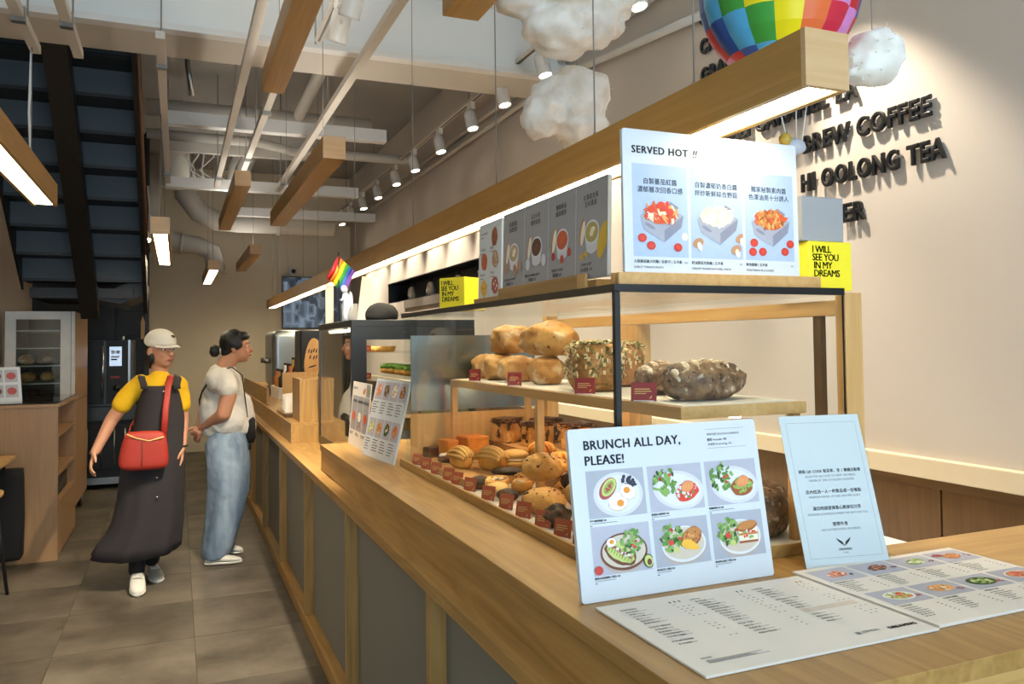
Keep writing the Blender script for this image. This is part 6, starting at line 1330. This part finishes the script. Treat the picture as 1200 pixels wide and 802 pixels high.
# pinafore
rows = [(451.5, 165.5, 211, .135), (458, 163.5, 212.5, .145), (474, 161, 215, .15), (492, 159, 216, .148), (508, 155, 216, .150), (530, 147, 217, .165), (556, 140, 216, .175), (585, 137, 215, .185), (610, 131, 214, .20), (626, 122, 212, .21), (636, 113, 211, .215), (646, 106, 210, .22)]
rings = []
for i, (py_, a, b, ry) in enumerate(rows):
    pa, pb = A1(a, py_), A1(b, py_); c = (pa+pb)/2; rx = (pb-pa).length/2; ring = []
    for k in range(56):
        t_ = 2*math.pi*k/56; f_ = 1+.035*math.sin(7*t_+i*.12)*min(1, max(0, (i-4)/6))+.02*math.sin(13*t_)*min(1, max(0, (i-4)/6))
        z = c.z-(.02*math.cos(t_*1-4.3) if i == 11 else 0)
        ring.append(V((c.x+rx*f_*math.cos(t_), c.y+ry*f_*math.sin(t_)+.02, z)))
    rings.append(ring)
o = obj('pinafore_dress', loft(BM(), rings, caps=False), 'pinafore', p1, smooth=True); sd = o.modifiers.new('cloth', 'SOLIDIFY'); sd.thickness = .006; sd.offset = 0
for k, (a, b) in enumerate(((168, 164), (207, 209))):
    obj('shoulder_strap', tube(BM(), [A1(a+1, 456, -.125), A1(a, 450, -.115), A1(a-(2 if k == 0 else -2), 443, -.075), A1(b+(2 if k == 0 else -1), 440.5, -.01), A1(b+3, 444, .08), A1(b+3, 455, .15)], [(.022, .004)]*6, 10), 'pinafore', p1)
for py_ in (459, 476, 512, 560, 583): 
    c = A1(192 if py_ < 500 else 184, py_, -.155 if py_ < 500 else -.18); obj('button', blob(BM(), c, .007, .004, .007, 2), 'chrome', p1)
# leggings, shoes
for a, b in ((kF, fF), (kB, fB)):
    bm = BM(); cap(bm, a, b+V((0, 0, -.0)), .064, .046); obj('sock', bm, 'black_cloth', p1)
shoe(p1, at(157, 668, 5.52)*1 if False else V((fF.x+.0, fF.y+.06, .055)), V((fF.x+.015, fF.y-.18, .0)), 'sole_white'); shoe(p1, V((fB.x, fB.y+.07, .0)), V((fB.x+.04, fB.y-.17, .0)), 'shoe_grey')
# hair, cap
bm = BM(); blob(bm, P1(0, -.035, .03), .083, .083, .09, 4, .05, 4, 2, M=M1); 
for sg in (-1, 1): blob(bm, P1(sg*.064, -.022, -.04), .018, .035, .055, 3, .1, 4, 5, M=M1)
blob(bm, P1(0, -.06, -.05), .07, .04, .07, 3, .08, 4, 3, M=M1); remeshed('hair', bm, 'hair_black', p1, .007, 2)
bm = BM(); blob(bm, P1(0, -.006, .056), .089, .104, .082, 4, M=M1, flat=-.03); remeshed('cap_crown', bm, 'cap_cream', p1, .008, 4)
bm = BM(); n = 13; rows_ = []
for d_ in (0, .005):
    pts = [P1(.078*math.sin(t_), .055+.085*math.cos(t_), .036-d_-.012*math.cos(t_)-.012*abs(math.sin(t_))) for t_ in [R(-90+180*k/(n-1)) for k in range(n)]]; rows_.append(pts)
ins = [[P1(.078*math.sin(t_), .035+.05*math.cos(t_), .044-d_-.006*abs(math.sin(t_))) for t_ in [R(-90+180*k/(n-1)) for k in range(n)]] for d_ in (0, .005)]
ring_ = [rows_[0], ins[0], ins[1], rows_[1], rows_[0]]
for a, b in zip(ring_, ring_[1:]):
    va, vb = [bm.verts.new(p) for p in a], [bm.verts.new(p) for p in b]
    for k in range(n-1): bm.faces.new((va[k], va[k+1], vb[k+1], vb[k]))
bmesh.ops.remove_doubles(bm, verts=bm.verts, dist=1e-5); obj('cap_brim', bm, 'cap_cream', p1, smooth=True)
obj('cap_patch', blob(BM(), P1(.02, .085, .085), .018, .006, .012, 2, M=M1), 'oak_dark', p1)
obj('bracelet', tube(BM(), [wL+V((0, .0, 0))+d_ for d_ in [V((.03*math.cos(a), .03*math.sin(a), .012*math.sin(a))) for a in [R(q*30) for q in range(13)]]], .004, 6), 'black_paint', p1)
obj('wristwatch', tube(BM(), [wR+V((.029*math.cos(a), .029*math.sin(a), .008)) for a in [R(q*30) for q in range(13)]], (.007), 6), 'black_paint', p1)
# red shoulder bag
rb = thing('shoulder_bag', 'red leather crossbody bag hanging in front of the dark pinafore', 'bag', A1(168, 550, -.2))
bm = BM(); prof_ = [(505, 149, 188), (509, 146, 194), (524, 141, 197), (541, 138, 198), (548, 140, 197), (551.5, 148, 190)]
loft(bm, [ell((A1(a, q, -.215)+A1(b, q, -.215))/2, (A1(a, q, -.215)-A1(b, q, -.215)).length/2, .045 if 0 < i < 5 else .02, 28, p=3.2) for i, (q, a, b) in enumerate(prof_)]); obj('bag_body', bm, 'bag_red', rb, smooth=True, subsurf=1)
bm = BM(); pa = [A1(px_, q, -.263) for px_, q in ((148, 509), (160, 514), (175, 517), (192, 512))]; tube(bm, pa, .0035, 6); obj('zip_line', bm, 'tag_gold', rb)
obj('pocket_seam', tube(BM(), [A1(167, 518, -.266), A1(166, 546, -.262)], .002, 6), 'oak_dark', rb)
obj('strap', tube(BM(), [A1(192, 512, -.20), A1(194, 480, -.165), A1(197.5, 450, -.13), A1(200, 441, -.06), A1(199, 440, .02), A1(180, 465, .16), A1(160, 490, .10), A1(153, 500, -.04), A1(151, 508, -.19)], [(.004, .019)]*9, 8), 'bag_red', rb)

# ---------------- person standing at the counter: white tee, jeans, hands behind the back
Y2 = 5.92
A2 = lambda px, py, dy=0: at(px, py, Y2+dy)
p2 = thing('person', 'person in white tee and wide jeans standing at the counter, hands behind back', 'person', (A2(258, 650).x, Y2, 0))
bm = BM(); hc = A2(278, 407); P2, M2 = head(bm, hc, (.97, -.22, 0))
cap(bm, hc+V((-.03, .0, -.06)), A2(262, 432), .052, .062)
cap(bm, A2(262, 450), A2(264, 480), .095, .11); cap(bm, A2(264, 480), A2(264, 515), .11, .11); cap(bm, A2(256, 445, -.13), A2(256, 445, .13), .048, .048)
s2 = A2(262, 442, -.15); e2 = A2(262, 486, -.20); w2 = A2(238, 502, -.03); chain(bm, [s2, A2(268, 462, -.19), e2, w2], [.050, .054, .048, .032]); hand(bm, w2, A2(229, 509, .03)-w2, (0, 0, -1), (-.3, -.5, -.6), (30, 40, 30))
s3 = A2(258, 442, .15); e3 = A2(240, 484, .20); w3 = A2(235, 500, .06); chain(bm, [s3, e3, w3], [.05, .046, .032]); hand(bm, w3, A2(230, 512, -.02)-w3, (.4, 0, .4), (-1, 0, 0), (35, 40, 30))
for dy in (-.065, .08): chain(bm, [A2(264, 528, dy), A2(266, 585, dy), A2(256 if dy < 0 else 266, 640, dy)], [.07, .055, .045])
b2 = remeshed('body', bm, 'skin', p2, .0062, 3); face(b2, P2, M2)
bm = BM(); cap(bm, A2(261, 449), A2(264, 482), .128, .145); cap(bm, A2(265, 482), A2(265, 500), .152, .150); cap(bm, A2(274, 478), A2(278, 499), .130, .132); cap(bm, A2(255, 480), A2(257, 500), .125, .13); cap(bm, A2(266, 492, -.05), A2(266, 492, .05), .14, .14); cap(bm, A2(255, 446, -.13), A2(256, 446, .13), .082, .082); cap(bm, A2(256, 438), A2(266, 436), .07, .066)
cap(bm, s2+V((0, 0, -.01)), A2(267, 455, -.190), .070, .070); cap(bm, s3, A2(248, 458, .19), .068, .068)
hz_ = A2(264, 509).z
for v in bm.verts:
    if v.co.z < hz_: v.co.z = hz_-.002
remeshed('white_tee', bm, 'tee_white', p2, .009, 5, (.06, .012))
# wide jeans
bm = BM()
def leg(dy, rows):
    rg = []
    for q, a, b, ry in rows:
        pa, pb = A2(a, q, dy), A2(b, q, dy); c = (pa+pb)/2; rg.append([V((c.x+(pb-pa).length/2*math.cos(t_)*(1+.03*math.sin(5*t_+q*.05)), c.y+ry*math.sin(t_)*(1+.03*math.cos(6*t_)), c.z)) for t_ in [2*math.pi*k/32 for k in range(32)]])
    loft(bm, rg)
leg(-.07, [(505, 246, 287, .085), (520, 240, 291, .115), (545, 241, 292, .13), (575, 243, 291, .125), (600, 241, 286, .12), (625, 238, 279, .12), (640, 236, 275, .12), (650, 236, 268, .115), (654, 236, 265, .11)])
leg(.085, [(505, 246, 287, .085), (520, 241, 291, .12), (545, 245, 294, .12), (575, 250, 292, .11), (600, 252, 286, .105), (620, 250, 280, .105), (634, 250, 275, .10), (639, 250, 273, .10)])
cap(bm, A2(262, 526, -.06), A2(262, 526, .06), .11, .11)
remeshed('jeans', bm, 'denim', p2, .010, 4, (.07, .016))
shoe(p2, at(243, 655, 5.80)*0+V((A2(240, 652).x, 5.80, 0)), V((A2(281, 652).x, 5.77, 0)), 'sole_white', .08); shoe(p2, V((A2(258, 640).x+.02, 6.05, 0)), V((A2(286, 640).x, 6.03, 0)), 'sole_white', .08)
# hair with a bun
bm = BM(); blob(bm, P2(0, -.028, .036), .088, .092, .092, 4, .05, 4, 7, M=M2); blob(bm, P2(0, .035, .075), .07, .05, .035, 3, .05, 4, 8, M=M2); blob(bm, P2(0, -.06, -.03), .062, .05, .05, 3, M=M2); 
for sg in (-1, 1): blob(bm, P2(sg*.07, .0, .015), .018, .05, .035, 3, M=M2)
cap(bm, P2(0, -.09, -.02), P2(0, -.125, -.022), .022, .022); blob(bm, P2(0, -.150, -.025), .042, .036, .044, 3, .15, 4, 3, M=M2); h_ = remeshed('hair', bm, 'hair_black', p2, .007, 2)
obj('hair_tie', tube(BM(), [P2(.026*math.cos(a), -.108, -.021+.026*math.sin(a)) for a in [R(30*q) for q in range(13)]], .006, 6), 'sole_white', p2)
bb = thing('waist_bag', 'small black bag worn on a dark strap across the white tee', 'bag', A2(292, 515, -.05))
bm = BM(); loft(bm, [ell(A2(293, q, -.02), .035*s, .09*s, 20, p=3) for q, s in ((488, .6), (492, 1), (512, 1.05), (518, .7))]); obj('pouch', bm, 'black_cloth', bb); obj('tassel', tube(BM(), [A2(294, 516, -.08), A2(293, 527, -.08)], [.006, .01], 8), 'black_cloth', bb)
obj('strap', tube(BM(), [A2(290, 489, -.10), A2(284, 440, -.10), A2(272, 430.5, -.10), A2(258, 434, -.145), A2(245, 446, -.155), A2(237, 459, -.125), A2(233.5, 470, -.03), A2(236, 490, .12)], [(.014, .004)]*8, 8), mat('navy_strap', '15161f', .8), bb)
flush_texts()
